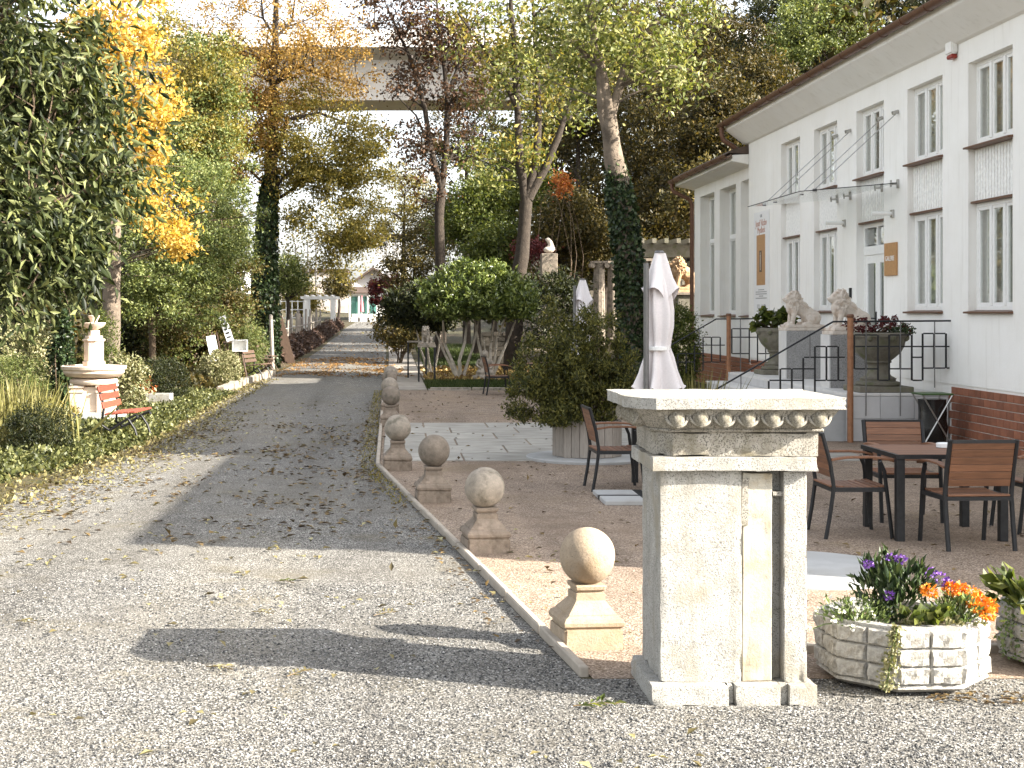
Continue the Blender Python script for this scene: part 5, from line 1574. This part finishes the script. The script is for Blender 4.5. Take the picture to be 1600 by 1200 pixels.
# mid green and olive trees between and behind
def mtree(x, y, Y, r, lk, label, n=12000, leaf=.13, nc=160, tb=None, ex=None, cs=.24, grp='trees on the wooded slope'):
    c = pt(x, y, Y)
    k = r * Y / FPX
    g = hterr(c.x, Y)
    bs = [(c.x, Y, c.z, k, k, k * .9), (c.x - .5 * k, Y - .2, c.z - .55 * k, k * .7, k * .6, k * .5), (c.x + .5 * k, Y, c.z - .4 * k, k * .65, k * .6, k * .55), (c.x + .1 * k, Y, c.z + .6 * k, k * .6, k * .6, k * .5)]
    return tree('slope_tree', label, (c.x, Y, g - .05), [([(c.x, Y, g - .05), (c.x + random.uniform(-.2, .2), Y, g + (c.z - g) * .5), (c.x, Y, max(c.z, g + .6))], [.06 + k * .07, .05 + k * .05, .04])], bs, L[lk], M['barkdark'], nc, n, cs, leaf, .55, grp, nb=26, extra=ex)
mtree(745, 330, 60, 55, 'soft', 'soft bright green tree beside the slender brown tree', 13000)
mtree(800, 280, 62, 60, 'soft', 'soft bright green tree behind the forked maple stems', 13000)
mtree(770, 395, 57, 42, 'soft', 'low soft green tree just above the round laurel', 9000)
mtree(470, 462, 112, 26, 'goldgreen', 'small golden green tree beside the white arbour', 5000, .18, grp='trees at the far end of the road')
mtree(528, 445, 122, 20, 'olive', 'small olive tree between arbour and gable house', 4000, .18, grp='trees at the far end of the road')
mtree(448, 430, 70, 30, 'green', 'small green tree close to the dark ivy trunk by the road', 6000, .12, grp='trees at the far end of the road')
mtree(648, 395, 80, 50, 'olive', 'olive yellow tree beyond the slab path', 9000)
mtree(690, 350, 85, 50, 'olive', 'brownish olive tree behind the slender brown trunk', 9000)
mtree(632, 310, 95, 55, 'goldgreen', 'tall yellowish tree near the gable house', 9000)
mtree(730, 200, 78, 70, 'olive', 'tall olive brown tree rising behind the soft green trees', 12000)
mtree(850, 250, 72, 70, 'dolive', 'dark olive tree on the slope behind the forked maple', 13000)
mtree(885, 350, 56, 50, 'olive', 'mottled olive shrubby tree between the forked maple and the ivy clad trunk', 12000)
mtree(940, 380, 58, 45, 'olive', 'mottled olive shrubby tree behind the fluted columns', 10000)
mtree(905, 165, 66, 75, 'dolive', 'dark olive tree above the orange red branch', 13000)
mtree(985, 290, 60, 70, 'dolive', 'dark olive tree behind the leaning trunk', 13000)
mtree(1040, 330, 54, 60, 'dolive', 'dark olive tree beside the low wing roof', 13000)
mtree(1060, 200, 58, 80, 'dolive', 'dark olive brown tree above the wing gutter', 15000)
mtree(1000, 130, 70, 80, 'olive', 'brownish olive tree behind the sunlit maple leaves', 13000)
mtree(1130, 110, 62, 80, 'dolive', 'dark olive tree rising over the corner of the main roof', 15000)
mtree(1080, 60, 74, 75, 'olive', 'high olive brown tree above the gutter bend', 12000)
mtree(1200, 60, 66, 75, 'dark', 'dark green tree over the middle of the roof', 13000, ex=[(L['green'], [blob(1260, 40, 62, 60), blob(1220, 90, 62, 30)], 60, 6000)])
mtree(1290, 20, 64, 70, 'green', 'sunlit green tree highest over the roof', 13000)
mtree(1370, -20, 66, 70, 'dark', 'dark green tree behind the gallery roof near the alarm box', 10000)
mtree(1000, 420, 52, 40, 'dolive', 'low dark shrubby tree beside the pergola', 9000)
mtree(1130, 190, 50, 60, 'dolive', 'dark olive tree close behind the wing roof', 12000)
mtree(1190, 150, 52, 60, 'dolive', 'dark olive tree close behind the main gutter corner', 12000)
mtree(1100, 300, 48, 45, 'olive', 'olive tree between wing gutter and pergola', 9000)
mtree(960, 40, 76, 70, 'olive', 'olive tree topmost behind the leaning trunk', 12000)
shrub('red_branch', 'orange red leaved bush on the slope near the white statue and ivy clad trunk', pt(878, 290, 52), (.36, .4, .42), 520, .12, L['orangered'], 'shrub', nc=26, cs=.16, zbase=hterr(5.9, 52), shell=.3)
shrub('red_shrub', 'wine red shrub on the wall near the white statue', pt(828, 392, 53), (.6, .5, .3), 1700, .1, L['wine'], 'shrub', nc=60, cs=.15, zbase=hterr(5, 53))
shrub('red_maple', 'dark red maple in front of the white gable house', pt(613, 458, 105), (1.5, 1.5, 1.1), 5000, .2, L['wine'], 'shrub', zbase=hroad(105), nc=120)

# round laurel with pale stems
def laurel(name, label, cx, cy, bl, n, stems, lk='laurel'):
    root = empty(name, (cx, cy, 0), 0, label, 'shrub', 'round clipped laurels')
    mb = MB()
    for x0, pts, r0 in stems:
        mb.tube([(cx + a, cy + random.uniform(-.2, .2) * i, z) for i, (a, z) in enumerate(pts)], list(np.linspace(r0, r0 * .45, len(pts))), 8)
    mb.obj('stem', M['barkpale'], root, True, smooth=60)
    P, _ = cloud(bl, n // 30, n, .1, .8, .8)
    low = min(b[2] for b in bl) - .42
    P[:, 2] = np.where(P[:, 2] < low, 2 * low - P[:, 2] + .1, P[:, 2])
    place('foliage', leafmesh('foliage', P - np.array([cx, cy, 0]), L[lk], .14, .38, np.tile([0, 0, .55], (n, 1)), .8), root)
st = [(0, [(-.55, 0), (-.75, .5), (-.95, 1.0), (-1.0, 1.6)], .06), (0, [(-.5, 0), (-.55, .5), (-.4, 1.0), (-.3, 1.6)], .06), (0, [(-.45, 0), (-.3, .45), (-.15, .9), (.0, 1.6)], .05), (0, [(-.6, 0), (-.95, .7), (-1.2, 1.3)], .045),
      (0, [(.25, 0), (.1, .5), (0, 1.0), (-.1, 1.6)], .06), (0, [(.3, 0), (.3, .5), (.35, 1.0), (.4, 1.6)], .06), (0, [(.35, 0), (.55, .5), (.8, 1.0), (1.0, 1.6)], .05), (0, [(.3, 0), (.45, .6), (.5, 1.1), (.7, 1.7)], .045), (0, [(.28, 0), (.2, .4), (.15, 1.1)], .04)]
laurel('round_laurel', 'large round glossy green laurel with pale bare stems', 2.3, 40.6, [(2.25, 40.6, 2.25, 1.45, 1.3, .72), (1.6, 40.5, 2.1, .75, .9, .5), (3.1, 40.6, 2.05, .7, .9, .55), (2.2, 40.5, 2.75, .9, .8, .4)], 17000, st)
laurel('round_laurel', 'darker round laurel leaning over the slab path', .95, 43.0, [(.75, 43, 2.0, .85, .9, .62), (.2, 43.2, 1.9, .5, .6, .4), (1.3, 43, 1.7, .55, .6, .4)], 9000, [(0, [(.1, 0), (0, .6), (-.1, 1.5)], .05), (0, [(.15, 0), (.3, .7), (.4, 1.5)], .04), (0, [(.05, 0), (-.2, .7), (-.4, 1.6)], .04)], 'dark')
shrub('brown_shrub', 'olive brown shrub at the far side of the slab path', (.15, 52, 1.3), (.8, .8, .7), 5000, .12, L['olive'], nc=120, cs=.14)
cover('bed_litter', 'pale leaf litter and stones under the round laurel', lambda y: (.8, 5.0), 38.7, 47.5, 5000, .02, .11, L['litter'])

# statues and tables near the laurel
def small_table(x, y, label, h=.85, wd=.5):
    r = empty('iron_table', (x, y, 0), 0, label, 'table', 'black iron stands near the laurel')
    for sx in (-1, 1):
        for sy in (-1, 1):
            MB().bx(sx * wd / 2 - .02, sx * wd / 2 + .02, sy * wd / 2 - .02, sy * wd / 2 + .02, 0, h).obj('leg', M['iron'], r)
    MB().bx(-wd / 2 - .03, wd / 2 + .03, -wd / 2 - .03, wd / 2 + .03, h, h + .035).obj('top', M['sand_pale'], r)
small_table(.82, 38.7, 'black iron stand carrying a small white animal statue', .92, .42)
small_table(.6, 41.0, 'black iron stand behind the one with the white statue', 1.0, .5)
lion((.82, 38.7, .955), R(70), 'small pale animal statue on a black iron stand', M['sand_pale'], .75)
cb = MB()
cb.sphere((0, 0, .12), (.18, .16, .12)); cb.sphere((0, 0, .3), (.11, .09, .16)); cb.sphere((0, 0, .5), (.075, .075, .09)); cb.sphere((-.1, -.05, .14), (.08, .17, .06)); cb.sphere((.1, -.05, .13), (.08, .17, .06))
cb.tube([(-.1, 0, .4), (-.17, -.06, .28), (-.08, -.14, .22)], [.04, .032, .028], 8); cb.tube([(.1, 0, .4), (.18, -.05, .27), (.08, -.14, .22)], [.04, .032, .028], 8)
cb.sphere((0, -.068, .49), (.015, .02, .018), 8, 6); cb.lathe([(.26, -.02), (.26, .06), (.24, .08)], 16)
cme = remesh(cb, .018, M['sand_pale'], 'figure')
o = empty('garden_figure', (2.4, 39.6, .012), 0, 'small seated stone garden figure under the round laurel', 'statue')
q = place('figure', cme, o, (0, 0, .02)); q.scale = (1.35,) * 3
MB().lathe([(.38, 0), (.38, .03)], 20).obj('base_slab', M['concrete'], o)

# slope: stone walls, columns, pergola
def stone_wall(x0, x1, Y, z0, z1, label, step=.34):
    r = empty('stone_wall', ((x0 + x1) / 2, Y, z0), 0, label, 'wall', 'dry stone retaining walls on the slope')
    MB().bx(x0, x1, Y + .1, Y + .5, z0, z1 - .04).obj('core', M['stonewall'], r, True)
    mb = MB()
    z = z0
    while z < z1 - .05:
        h = random.uniform(.13, .24)
        x = x0
        while x < x1:
            w_ = random.uniform(.2, .5)
            mb.bx(x + .01, min(x1, x + w_) - .01, Y + random.uniform(-.05, .04), Y + .099, z + .01, min(z1, z + h) - .008)
            x += w_
        z += h
    tag(mb.obj('stones', M['stonewall'], r, True, rough=.02), kind='stuff')
stone_wall(2.8, 5.6, 47.8, 0, 1.2, 'low dry stone wall behind the round laurel')
stone_wall(4.2, 7.2, 51, .2, 2.6, 'higher dry stone wall under the white statue')
stone_wall(8.0, 11.0, 45.6, .5, 3.0, 'dry stone wall behind the ochre lion')
def column(x, Y, z0, z1, r_, label):
    r = empty('fluted_column', (x, Y, z0), 0, label, 'column', 'fluted stone columns of the pergola')
    fl = lambda a, z: 1 - .07 * max(0, math.sin(a * 12))
    MB().lathe([(r_, .1), (r_ * .98, (z1 - z0) * .5), (r_ * .86, z1 - z0 - .2)], 96, fn=fl).obj('shaft', M['sand_grey'], r, smooth=30)
    MB().lathe([(r_ * 1.3, 0), (r_ * 1.3, .05), (r_ * 1.1, .1)], 24).obj('base', M['sand_grey'], r)
    mb = MB()
    mb.bx(-r_ * 1.3, r_ * 1.3, -r_ * 1.2, r_ * 1.2, z1 - z0 - .08, z1 - z0)
    for s in (-1, 1): mb.tube([(s * r_ * 1.15, -r_ * 1.2, z1 - z0 - .15), (s * r_ * 1.15, r_ * 1.2, z1 - z0 - .15)], .09, 12)
    mb.lathe([(r_ * .9, z1 - z0 - .2), (r_ * 1.05, z1 - z0 - .09)], 20)
    mb.obj('capital', M['sand_grey'], r)
c1 = pt(936, 520, 50)
column(c1.x, 50, hterr(c1.x, 50) - .1, pt(0, 408, 50).z, .21, 'fluted stone column, one of a close pair, farther from the ivy trunk')
c1 = pt(958, 520, 51)
column(c1.x, 51, hterr(c1.x, 51) - .1, pt(0, 408, 51).z, .21, 'fluted stone column standing close beside the ivy trunk')
c1 = pt(1008, 520, 44)
column(c1.x, 44, hterr(c1.x, 44) - .1, pt(0, 404, 44).z, .19, 'fluted stone column behind the folded parasol pole')
c1 = pt(1100, 520, 44.5)
column(c1.x, 44.5, hterr(c1.x, 44.5) - .1, pt(0, 404, 44.5).z, .19, 'fluted stone column carrying the pergola lintel behind the wing')
o = empty('pergola_lintel', (8.4, 44.2, pt(0, 403, 44).z), 0, 'dark concrete pergola lintel resting on fluted columns', 'beam')
zl = pt(0, 403, 44.2).z
MB().bx(7.2, 9.7, 44.0, 44.4, zl + .002, zl + .42).obj('lintel', M['urn'], o, True, bevel=.02)
for i in range(7):
    MB().bx(7.25 + i * .36, 7.37 + i * .36, 43.6, 46.5, zl + .423, zl + .56).obj('rafter', M['urn'], o, True)
x0 = pt(1070, 0, 43).x
zz = pt(0, 457, 43).z
gz = hterr(x0, 43)
o = empty('lion_pedestal', (x0, 43, gz - .1), 0, 'square stone pedestal under the ochre lion behind the wing', 'pedestal')
MB().bx(x0 - .26, x0 + .26, 42.7, 43.3, gz - .1, zz - .08).obj('block', M['urn'], o, True, bevel=.02)
MB().bx(x0 - .32, x0 + .32, 42.62, 43.38, zz - .08, zz).obj('cap', M['sand_grey'], o, True, bevel=.01)
lion((x0, 43, zz), R(8), 'ochre seated stone lion on a square pedestal by the wing downpipe', M['lion_ochre'], 1.5)
c1 = pt(858, 430, 51.2)
o = empty('wall_pier', (c1.x, 51.25, 2.6 - .02), 0, 'pale stone pier on the higher stone wall', 'pillar')
MB().bx(c1.x - .28, c1.x + .28, 51.05, 51.5, 2.58, pt(0, 396, 51.2).z).obj('pier', M['sand_grey'], o, True, bevel=.02)
z_ = pt(0, 396, 51.2).z
sb = MB()
sb.sphere((0, 0, .12), (.2, .14, .12)); sb.tube([(.1, 0, .1), (.05, 0, .35), (-.05, 0, .5), (-.12, 0, .45)], [.13, .1, .08, .06], 10)
sme = remesh(sb, .03, M['lion'], 'figure')
o = empty('bird_statue', (c1.x, 51.25, z_), 0, 'small pale curved statue on the stone pier', 'statue')
place('figure', sme, o, (0, 0, .01))
# iron fence on the lower wall
o = empty('iron_fence', (4.7, 48.1, 1.2), 0, 'thin grey iron fence on the low stone wall', 'fence')
for i in range(24):
    MB().bx(3.5 + i * .1, 3.515 + i * .1, 48.0, 48.015, 1.16, 2.1).obj('bar', M['greypole'], o, True)
mb = MB(); mb.bx(3.45, 5.85, 47.98, 47.999, 2.05, 2.08); mb.bx(3.45, 5.85, 47.98, 47.999, 1.3, 1.33)
mb.obj('rail', M['greypole'], o, True)
shrub('hedge', 'clipped green hedge between the folded parasol and the wing corner', (6.45, 33.6, .95), (.36, .8, .9), 12000, .06, L['soft'], 'hedge', nc=300, cs=.08, shell=.85)
shrub('dark_spruce', 'dark layered spruce behind the far folded parasol', (4.9, 44.5, 1.7), (.8, .8, 1.2), 8000, .1, L['dark'], 'shrub', nc=150, cs=.15)

# ------------------------------------------------------------------ far left roadside
fen = empty('pole_fence', (-4.4, 56, 0), 0, 'fence of rough grey wooden poles along the road', 'fence')
for i in range(22):
    yv = 50 + i * 1.8
    MB().tube([(-4.5, yv, hroad(yv)), (-4.5 + random.uniform(-.1, .1), yv, hroad(yv) + random.uniform(1.3, 1.9))], .05, 6).obj('pole', M['greywood'], fen, True)
for z in (.5, 1.1):
    MB().tube([(-4.46, 50, hroad(50) + z), (-4.46, 70, hroad(70) + z), (-4.46, 88, hroad(88) + z)], .03, 6).obj('rail', M['greywood'], fen, True)
MB().tube([(-3.9, 46.8, 0), (-4.0, 47.2, 1.75)], .06, 8).obj('wooden_post', M['greywood']); tag(bpy.data.objects['wooden_post'], 'weathered grey post standing by the ivy trunk', 'post')
o = MB().bx(-.16, .16, -.02, .02, 0, 1.9).obj('leaning_board', M['darkwood']); o.location = (-3.7, 52, hroad(52)); o.rotation_euler = (R(-3), R(-16), 0)
tag(o, 'dark wooden board leaning at the roadside beyond the folding chairs', 'board')
cover('low_hedge', 'low brownish clipped hedge along the pole fence', lambda y: (-4.7, -3.75 - (y - 52) * .006), 52, 118, 26000, .75, .13, L['hedgebrown'])
arb = empty('garden_arbour', (-5.2, 108, hroad(108)), 0, 'white wooden trellis arbour beside the road before the gable house', 'arbour')
z = hroad(108)
for xx, yv in ((-6.5, 107), (-4.6, 107), (-6.5, 110), (-4.6, 110)):
    MB().bx(xx - .13, xx + .13, yv - .13, yv + .13, z - .1, z + 2.3).obj('post', M['white'], arb, True)
mb = MB(); mb.bx(-6.9, -4.2, 106.8, 107.2, z + 2.301, z + 2.5); mb.bx(-6.9, -4.2, 109.8, 110.2, z + 2.301, z + 2.5)
mb.obj('beam', M['white'], arb, True)
for k in range(5): MB().bx(-6.6 + k * .48, -6.5 + k * .48, 106.5, 110.5, z + 2.501, z + 2.6).obj('rafter', M['white'], arb, True)
for k in range(5): MB().bx(-8.4 + k * .42, -8.32 + k * .42, 107, 107.05, z, z + 2.2).obj('trellis_bar', M['white'], arb, True)
for k in range(4): MB().bx(-8.4, -6.65, 107.06, 107.1, z + .3 + k * .6, z + .36 + k * .6).obj('trellis_bar', M['white'], arb, True)

# white gable house
hY, hz = 132, hroad(132) - .3
hs = empty('gable_house', (-2.1, hY, hz), 0, 'small white gabled house with round window and glazed porch at the road end', 'house')
kx = hY / FPX
pX = lambda x: (x - VX) * kx
pZ = lambda y: HC + (VY - y) * kx
prof = [(pX(550), hz), (pX(616), hz), (pX(616), pZ(444)), (pX(583), pZ(421)), (pX(550), pZ(444))]
MB().ypris(prof, hY, hY + 9).obj('wall', M['housewhite'], hs, True)
for s in (-1, 1):
    xr, xe = pX(583), pX(583 + s * 40)
    zr, ze = pZ(417), pZ(417) - abs(pX(583 + s * 40) - pX(583)) * .7
    MB().ypris([(xr, zr), (xe, ze), (xe, ze - .22), (xr, zr - .22)], hY - .7, hY + 9.5).obj('roof', M['roof'], hs, True)
cmn = []
mb = MB(); mb.lathe([(.42, -.05), (.42, .05)], 24); mbv = [(x + pX(583), hY - .02 + z_, y + pZ(443)) for x, y, z_ in mb.v]; mb.v = mbv
mb.obj('round_window', M['brown'], hs, True)
mb = MB(); mb.lathe([(.3, -.05), (.3, .05)], 24); mb.v = [(x + pX(583), hY - .08 + z_, y + pZ(443)) for x, y, z_ in mb.v]
mb.obj('round_pane', M['glass'], hs, True)
xa, xb = pX(548), pX(590)
pf = MB()
for k in range(4):
    xx = xa + (xb - xa) * k / 3
    pf.bx(xx - .08, xx + .08, hY - 2.6, hY - 2.44, hz, pZ(462))
pf.bx(xa, xb, hY - 2.6, hY - 2.45, hz, hz + .6); pf.bx(xa, xb, hY - 2.62, hY - 2.43, pZ(462), pZ(462) + .15)
porch = pf.obj('porch', M['white'], hs, True)
for k in range(3):
    x0_, x1_ = xa + (xb - xa) * k / 3 + .09, xa + (xb - xa) * (k + 1) / 3 - .09
    MB().bx(x0_, x1_, hY - 2.53, hY - 2.51, hz + .61, pZ(462) - .01).obj('pane', M['glass'], porch, True)
    MB().bx(x0_, x1_, hY - 2.3, hY - 2.28, hz + .9, pZ(462) - .1).obj('blind', M['teal'], porch, True)
MB().add([(xa - .2, hY - 2.8, pZ(462) + .16), (xb + .2, hY - 2.8, pZ(462) + .16), (xb + .2, hY - .01, pZ(450)), (xa - .2, hY - .01, pZ(450)), (xa - .2, hY - 2.8, pZ(462) + .26), (xb + .2, hY - 2.8, pZ(462) + .26), (xb + .2, hY - .01, pZ(450) + .1), (xa - .2, hY - .01, pZ(450) + .1)],
         [(0, 3, 2, 1), (4, 5, 6, 7), (0, 1, 5, 4), (1, 2, 6, 5), (2, 3, 7, 6), (3, 0, 4, 7)]).obj('porch_roof', M['roof'], hs, True)
o = empty('pink_parasol', (pX(565) * .97, hY - 4, hroad(hY - 4)), 0, 'small folded pink parasol in front of the glazed porch', 'parasol')
MB().tube([(0, 0, 0), (0, 0, 2.3)], .04, 8).obj('pole', M['white'], o); MB().lathe([(.2, .9), (.16, 1.4), (.05, 2.3)], 14).obj('canopy', M['pinkcloth'], o)

# far buildings behind the trees
def farbuilding(x0, x1, Y, z1, m, label, nw=6, nf=3, roof=True):
    X0_, X1_ = (x0 - VX) * Y / FPX, (x1 - VX) * Y / FPX
    g = hroad(Y) - .5
    r = empty('far_building', ((X0_ + X1_) / 2, Y, g), 0, label, 'building')
    top = HC + (VY - z1) * Y / FPX
    MB().bx(X0_, X1_, Y, Y + 12, g, top).obj('wall', m, r, True)
    if roof: MB().bx(X0_ - .4, X1_ + .4, Y - .4, Y + 12.4, top + .01, top + .5).obj('roof', M['roof'], r, True)
    wm = MB().bx(-.4, .4, -.03, .03, -.6, .6).mesh('window', M['greytext'])
    for i in range(nw):
        for j in range(nf):
            place('window', wm, r, (X0_ + (X1_ - X0_) * (i + .5) / nw - r.location.x, -.02, (top - g) * (j + .6) / nf))
farbuilding(585, 640, 190, 372, M['housewhite'], 'tall plain white building behind the gable house', 4, 3)
farbuilding(430, 540, 230, 425, M['farwall'], 'long pale pinkish building behind the white arbour', 9, 2)
farbuilding(200, 380, 240, 420, M['housewhite'], 'pale building hidden behind the fountain garden trees', 9, 2)
# masts near the railway
for i, x in enumerate((-9.5, -7.8, -6.3)):
    Yv = 140 + i * 18
    o = empty('lattice_mast', (x - i * 1.6, Yv, hroad(Yv)), 0, ('thin grey mast behind the arbour, the shortest', 'thin grey mast behind the arbour, of medium height', 'thin grey mast behind the arbour, the tallest')[i], 'mast')
    MB().tube([(0, 0, 0), (0, 0, 7 + i)], .09, 6).obj('pole', M['greypole'], o); MB().bar((0, 0, 6), (2.5, 0, 6.4), .08).obj('arm', M['greypole'], o)

# ------------------------------------------------------------------ viaduct
vY = 95.0
br = empty('viaduct', (0, vY, 15.5), 0, 'pale concrete viaduct crossing high behind the trees', 'bridge')
zt, zb = 18.65, 15.5
BX0, BX1 = -70, 60
# box girder with cantilever slab, swept along x
def xpris(poly, x0, x1):
    n = len(poly)
    vs = [(x0, y, z) for y, z in poly] + [(x1, y, z) for y, z in poly]
    return MB().add(vs, [(i, (i + 1) % n, n + (i + 1) % n, n + i) for i in range(n)] + [tuple(range(n - 1, -1, -1)), tuple(range(n, 2 * n))])
xpris([(vY, zb), (vY + 5, zb), (vY + 5.3, zt - .6), (vY + 7, zt), (vY - 2, zt), (vY - 2, zt - .15), (vY - .3, zt - .6)], BX0, BX1).obj('girder', M['bridge'], br, True)
xpris([(vY - 2.15, zt - .1), (vY - 1.85, zt - .1), (vY - 1.85, zt + 1.0), (vY - 2.15, zt + 1.0)], BX0, BX1).obj('parapet', M['bridgelight'], br, True)
for x in (-52.0, 44.0):
    MB().bx(x - 1.5, x + 1.5, vY + .8, vY + 4.2, -1, zb - .001).obj('pier', M['bridge'], br, True)
for z in (1.15, 1.38, 1.62):
    xpris([(vY - 2.03, zt + z - .02), (vY - 1.97, zt + z - .02), (vY - 1.97, zt + z + .02), (vY - 2.03, zt + z + .02)], BX0, BX1).obj('rail', M['greypole'], br, True)
pmz = MB().bx(-.025, .025, -.025, .025, 0, .65).mesh('railing_post', M['greypole'])
for i in range(60):
    place('railing_post', pmz, br, (-60 + i * 1.9, -1.9 - .1, zt + 1.0 - 15.5))
mast = MB().tube([(pt(586, 0, 94).x, vY - 1.5, zt), (pt(586, 0, 94).x, vY - 1.5, zt + 6)], .07, 6).obj('mast', M['greypole'], br, True)

# far wood behind everything on the left and at the back of the slope
def wood(label, regions, n, leaf, lmat):
    P, _ = cloud(regions, 900, n, .9, .6, .8)
    tag(place('far_wood', leafmesh('far_wood', P, lmat, leaf, .6)), label, 'wood', kind='stuff')
wood('distant dark wood behind the fountain garden', [(-16, 62, 5, 6, 4, 6), (-22, 50, 5, 6, 5, 6), (-14, 75, 6, 5, 4, 7), (-27, 70, 7, 8, 5, 9), (-20, 38, 4, 5, 5, 5), (-13, 48, 3, 3, 3, 3.5)], 32000, .4, L['dolive'])
wood('distant wood covering the hill behind the gallery roof', [(12, 84, 12, 6, 4, 9), (20, 80, 14, 7, 5, 10), (28, 74, 14, 7, 5, 10), (36, 72, 14, 7, 6, 10), (24, 64, 11, 6, 4, 6), (10, 92, 6, 5, 4, 7)], 42000, .4, L['dolive'])

# loose stones lying on the gravel of the foreground
def pebbles(label, n, x0, x1, y0, y1, s0, s1, m):
    yv = y0 + (y1 - y0) * RNG.random(n) ** 2.2
    xv = x0 + (x1 - x0) * RNG.random(n) * 1.0
    keep = ~((xv > np.interp(yv, [0, 7.43, 17.5], [2.0, .9, -.25])) & (yv > 7.38))
    keep &= ~((xv > 1.17) & (xv < 2.0) & (yv > 6.86))
    xv, yv = xv[keep], yv[keep]
    n = len(xv)
    O = np.array([[1, 0, 0], [0, 1, 0], [-1, 0, 0], [0, -1, 0], [0, 0, 1.0], [0, 0, -1]])
    sz = (s0 + (s1 - s0) * RNG.random((n, 1)) ** 2)[:, :, None] * (.6 + .6 * RNG.random((n, 1, 3))) * np.array([1, 1, .75])
    V = O[None] * sz + RNG.normal(size=(n, 6, 3)) * sz * .22
    a = RNG.random(n) * 6.283
    ca, sa = np.cos(a)[:, None], np.sin(a)[:, None]
    Vr = np.stack([V[:, :, 0] * ca - V[:, :, 1] * sa, V[:, :, 0] * sa + V[:, :, 1] * ca, V[:, :, 2]], 2)
    Vr += np.stack([xv, yv, np.full(n, .006)], 1)[:, None, :]
    F0 = np.array([[0, 1, 4], [1, 2, 4], [2, 3, 4], [3, 0, 4], [1, 0, 5], [2, 1, 5], [3, 2, 5], [0, 3, 5]])
    F = (np.arange(n)[:, None, None] * 6 + F0[None]).reshape(-1, 3)
    tag(place('loose_gravel', npmesh('loose_gravel', Vr.reshape(-1, 3), F, m)), label, 'gravel', kind='stuff')
def pebmat():
    t = NT('loose_stone')
    g = t.n('ShaderNodeNewGeometry')
    t.bsdf(t.ramp(g.outputs['Random Per Island'], [(0, (.025, .026, .027)), (.4, (.085, .085, .084)), (.75, (.17, .168, .162)), (.93, (.32, .31, .295)), (1, (.55, .53, .5))]), .9, spec=.25)
    return t.m
pebbles('loose grey stones covering the gravel around the pedestal foot', 70000, -3.2, 4.0, 5.6, 10, .004, .0085, pebmat())

# ------------------------------------------------------------------ fallen leaves
def litter(label, n, xf, y0, y1, leaf, lmat, cl=None, bias=1.0):
    P = []
    cs = [(random.random(), random.random()) for _ in range(cl)] if cl else None
    while len(P) < n:
        if cs:
            c = random.choice(cs)
            t, u = c[0] + random.gauss(0, .02), c[1] + random.gauss(0, .04)
        else:
            t, u = random.random() ** bias, random.random()
        yv = y0 + (y1 - y0) * t
        a, b = xf(yv)
        xv = a + (b - a) * u
        P.append((xv, yv, hroad(yv) + .016 + .012 * random.random()))
    P = np.array(P)
    dv = RNG.normal(size=P.shape) * np.array([1, 1, .14])
    tag(place('fallen_leaves', leafmesh('fallen_leaves', P, lmat, leaf, .55, dv, .05, fold=.16, flat=.85)), label, 'leaves', kind='stuff')
rx = lambda y: (roadl(y), kerbx(y) - .05)
litter('yellow green fallen leaves scattered on the grey gravel', 190, lambda y: (-3.4, 1.4), 5.6, 13, .06, L['litterg'], 60)
litter('brown fallen leaves scattered on the shaded road', 1100, rx, 11.5, 24, .075, L['litterd'], 120)
litter('pale fallen leaves scattered on the shaded road', 420, rx, 10, 30, .07, L['litterg'])
litter('dense orange brown leaf carpet on the far road', 2900, lambda y: (-3.6, .7 - 1.2 * (y - 40) / 16), 41.5, 57, .095, L['litterw'], 150)
litter('fallen leaves drifted along the ivy bed edge of the road', 2200, lambda y: (roadl(y) - .3, roadl(y) + .9), 10, 27, .055, L['litterg'])
litter('leaves lying on the pink courtyard gravel', 320, lambda y: (kerbx(y) + .1, 6.0), 8, 18, .055, L['litterd'])
litter('leaves lying on the far pink gravel and paving', 200, lambda y: (kerbx(y) + .1, 4.5), 18, 34, .07, L['litterd'])
litter('brown leaves gathered along the kerb of the ball bollards', 420, lambda y: (kerbx(y) - .3, kerbx(y) - .04), 8, 30, .05, L['litterd'])
cover('kerb_moss', 'thin mossy grass growing along the kerb', lambda y: (kerbx(y) - .22, kerbx(y) - .03), 14, 34, 1500, .03, .035, L['goldgreen'], .3)
litter('leaves scattered along the far road', 260, rx, 53, 100, .12, L['litterw'])
litter('crumpled brown leaves under the marigold planter', 70, lambda y: (2.55, 3.1), 6.86, 7.06, .045, L['litterd'])

def sprig(x, y, n, s, rz, lmat, label):
    r = empty('leaf_sprig', (x, y, .012), rz, label, 'leaf')
    P, D = [], []
    for i in range(n):
        t = i / n
        for sd in (-1, 1):
            P.append((t * s, sd * .004, .006 + .01 * math.sin(t * 3))); D.append((.7, sd * 1.0, random.uniform(.0, .25)))
    place('leaflets', leafmesh('leaflets', np.array(P), lmat, s * .34, .32, np.array(D), .12, flat=.7), r)
    MB().tube([(-.03, 0, .004), (s * .5, 0, .014), (s, 0, .008)], .003, 5).obj('stalk', L['litterd'], r)
g = gp(905, 1108)
sprig(g.x, g.y, 7, .19, R(8), L['soft'], 'fresh green feathery leaf on the gravel beside the pedestal foot')
for i, (x, y, k, l) in enumerate([(30, 975, 'litterg', 'pale yellow green leaf sprig on the gravel near the ivy bed'), (435, 912, 'soft', 'small green leaf sprig lying on the sunlit gravel'), (590, 965, 'litterg', 'pale leaf sprig near the tip of the ball shadow'), (330, 1047, 'litterg', 'pale leaf sprig on the gravel below the pedestal shadow'), (455, 1060, 'litterg', 'yellowish leaf sprig just below the pedestal shadow'), (400, 960, 'litterg', 'leaf sprig just above the pedestal shadow')]):
    g = gp(x, y)
    sprig(g.x, g.y, 5, .13, random.uniform(-1, 1), L[k], l)
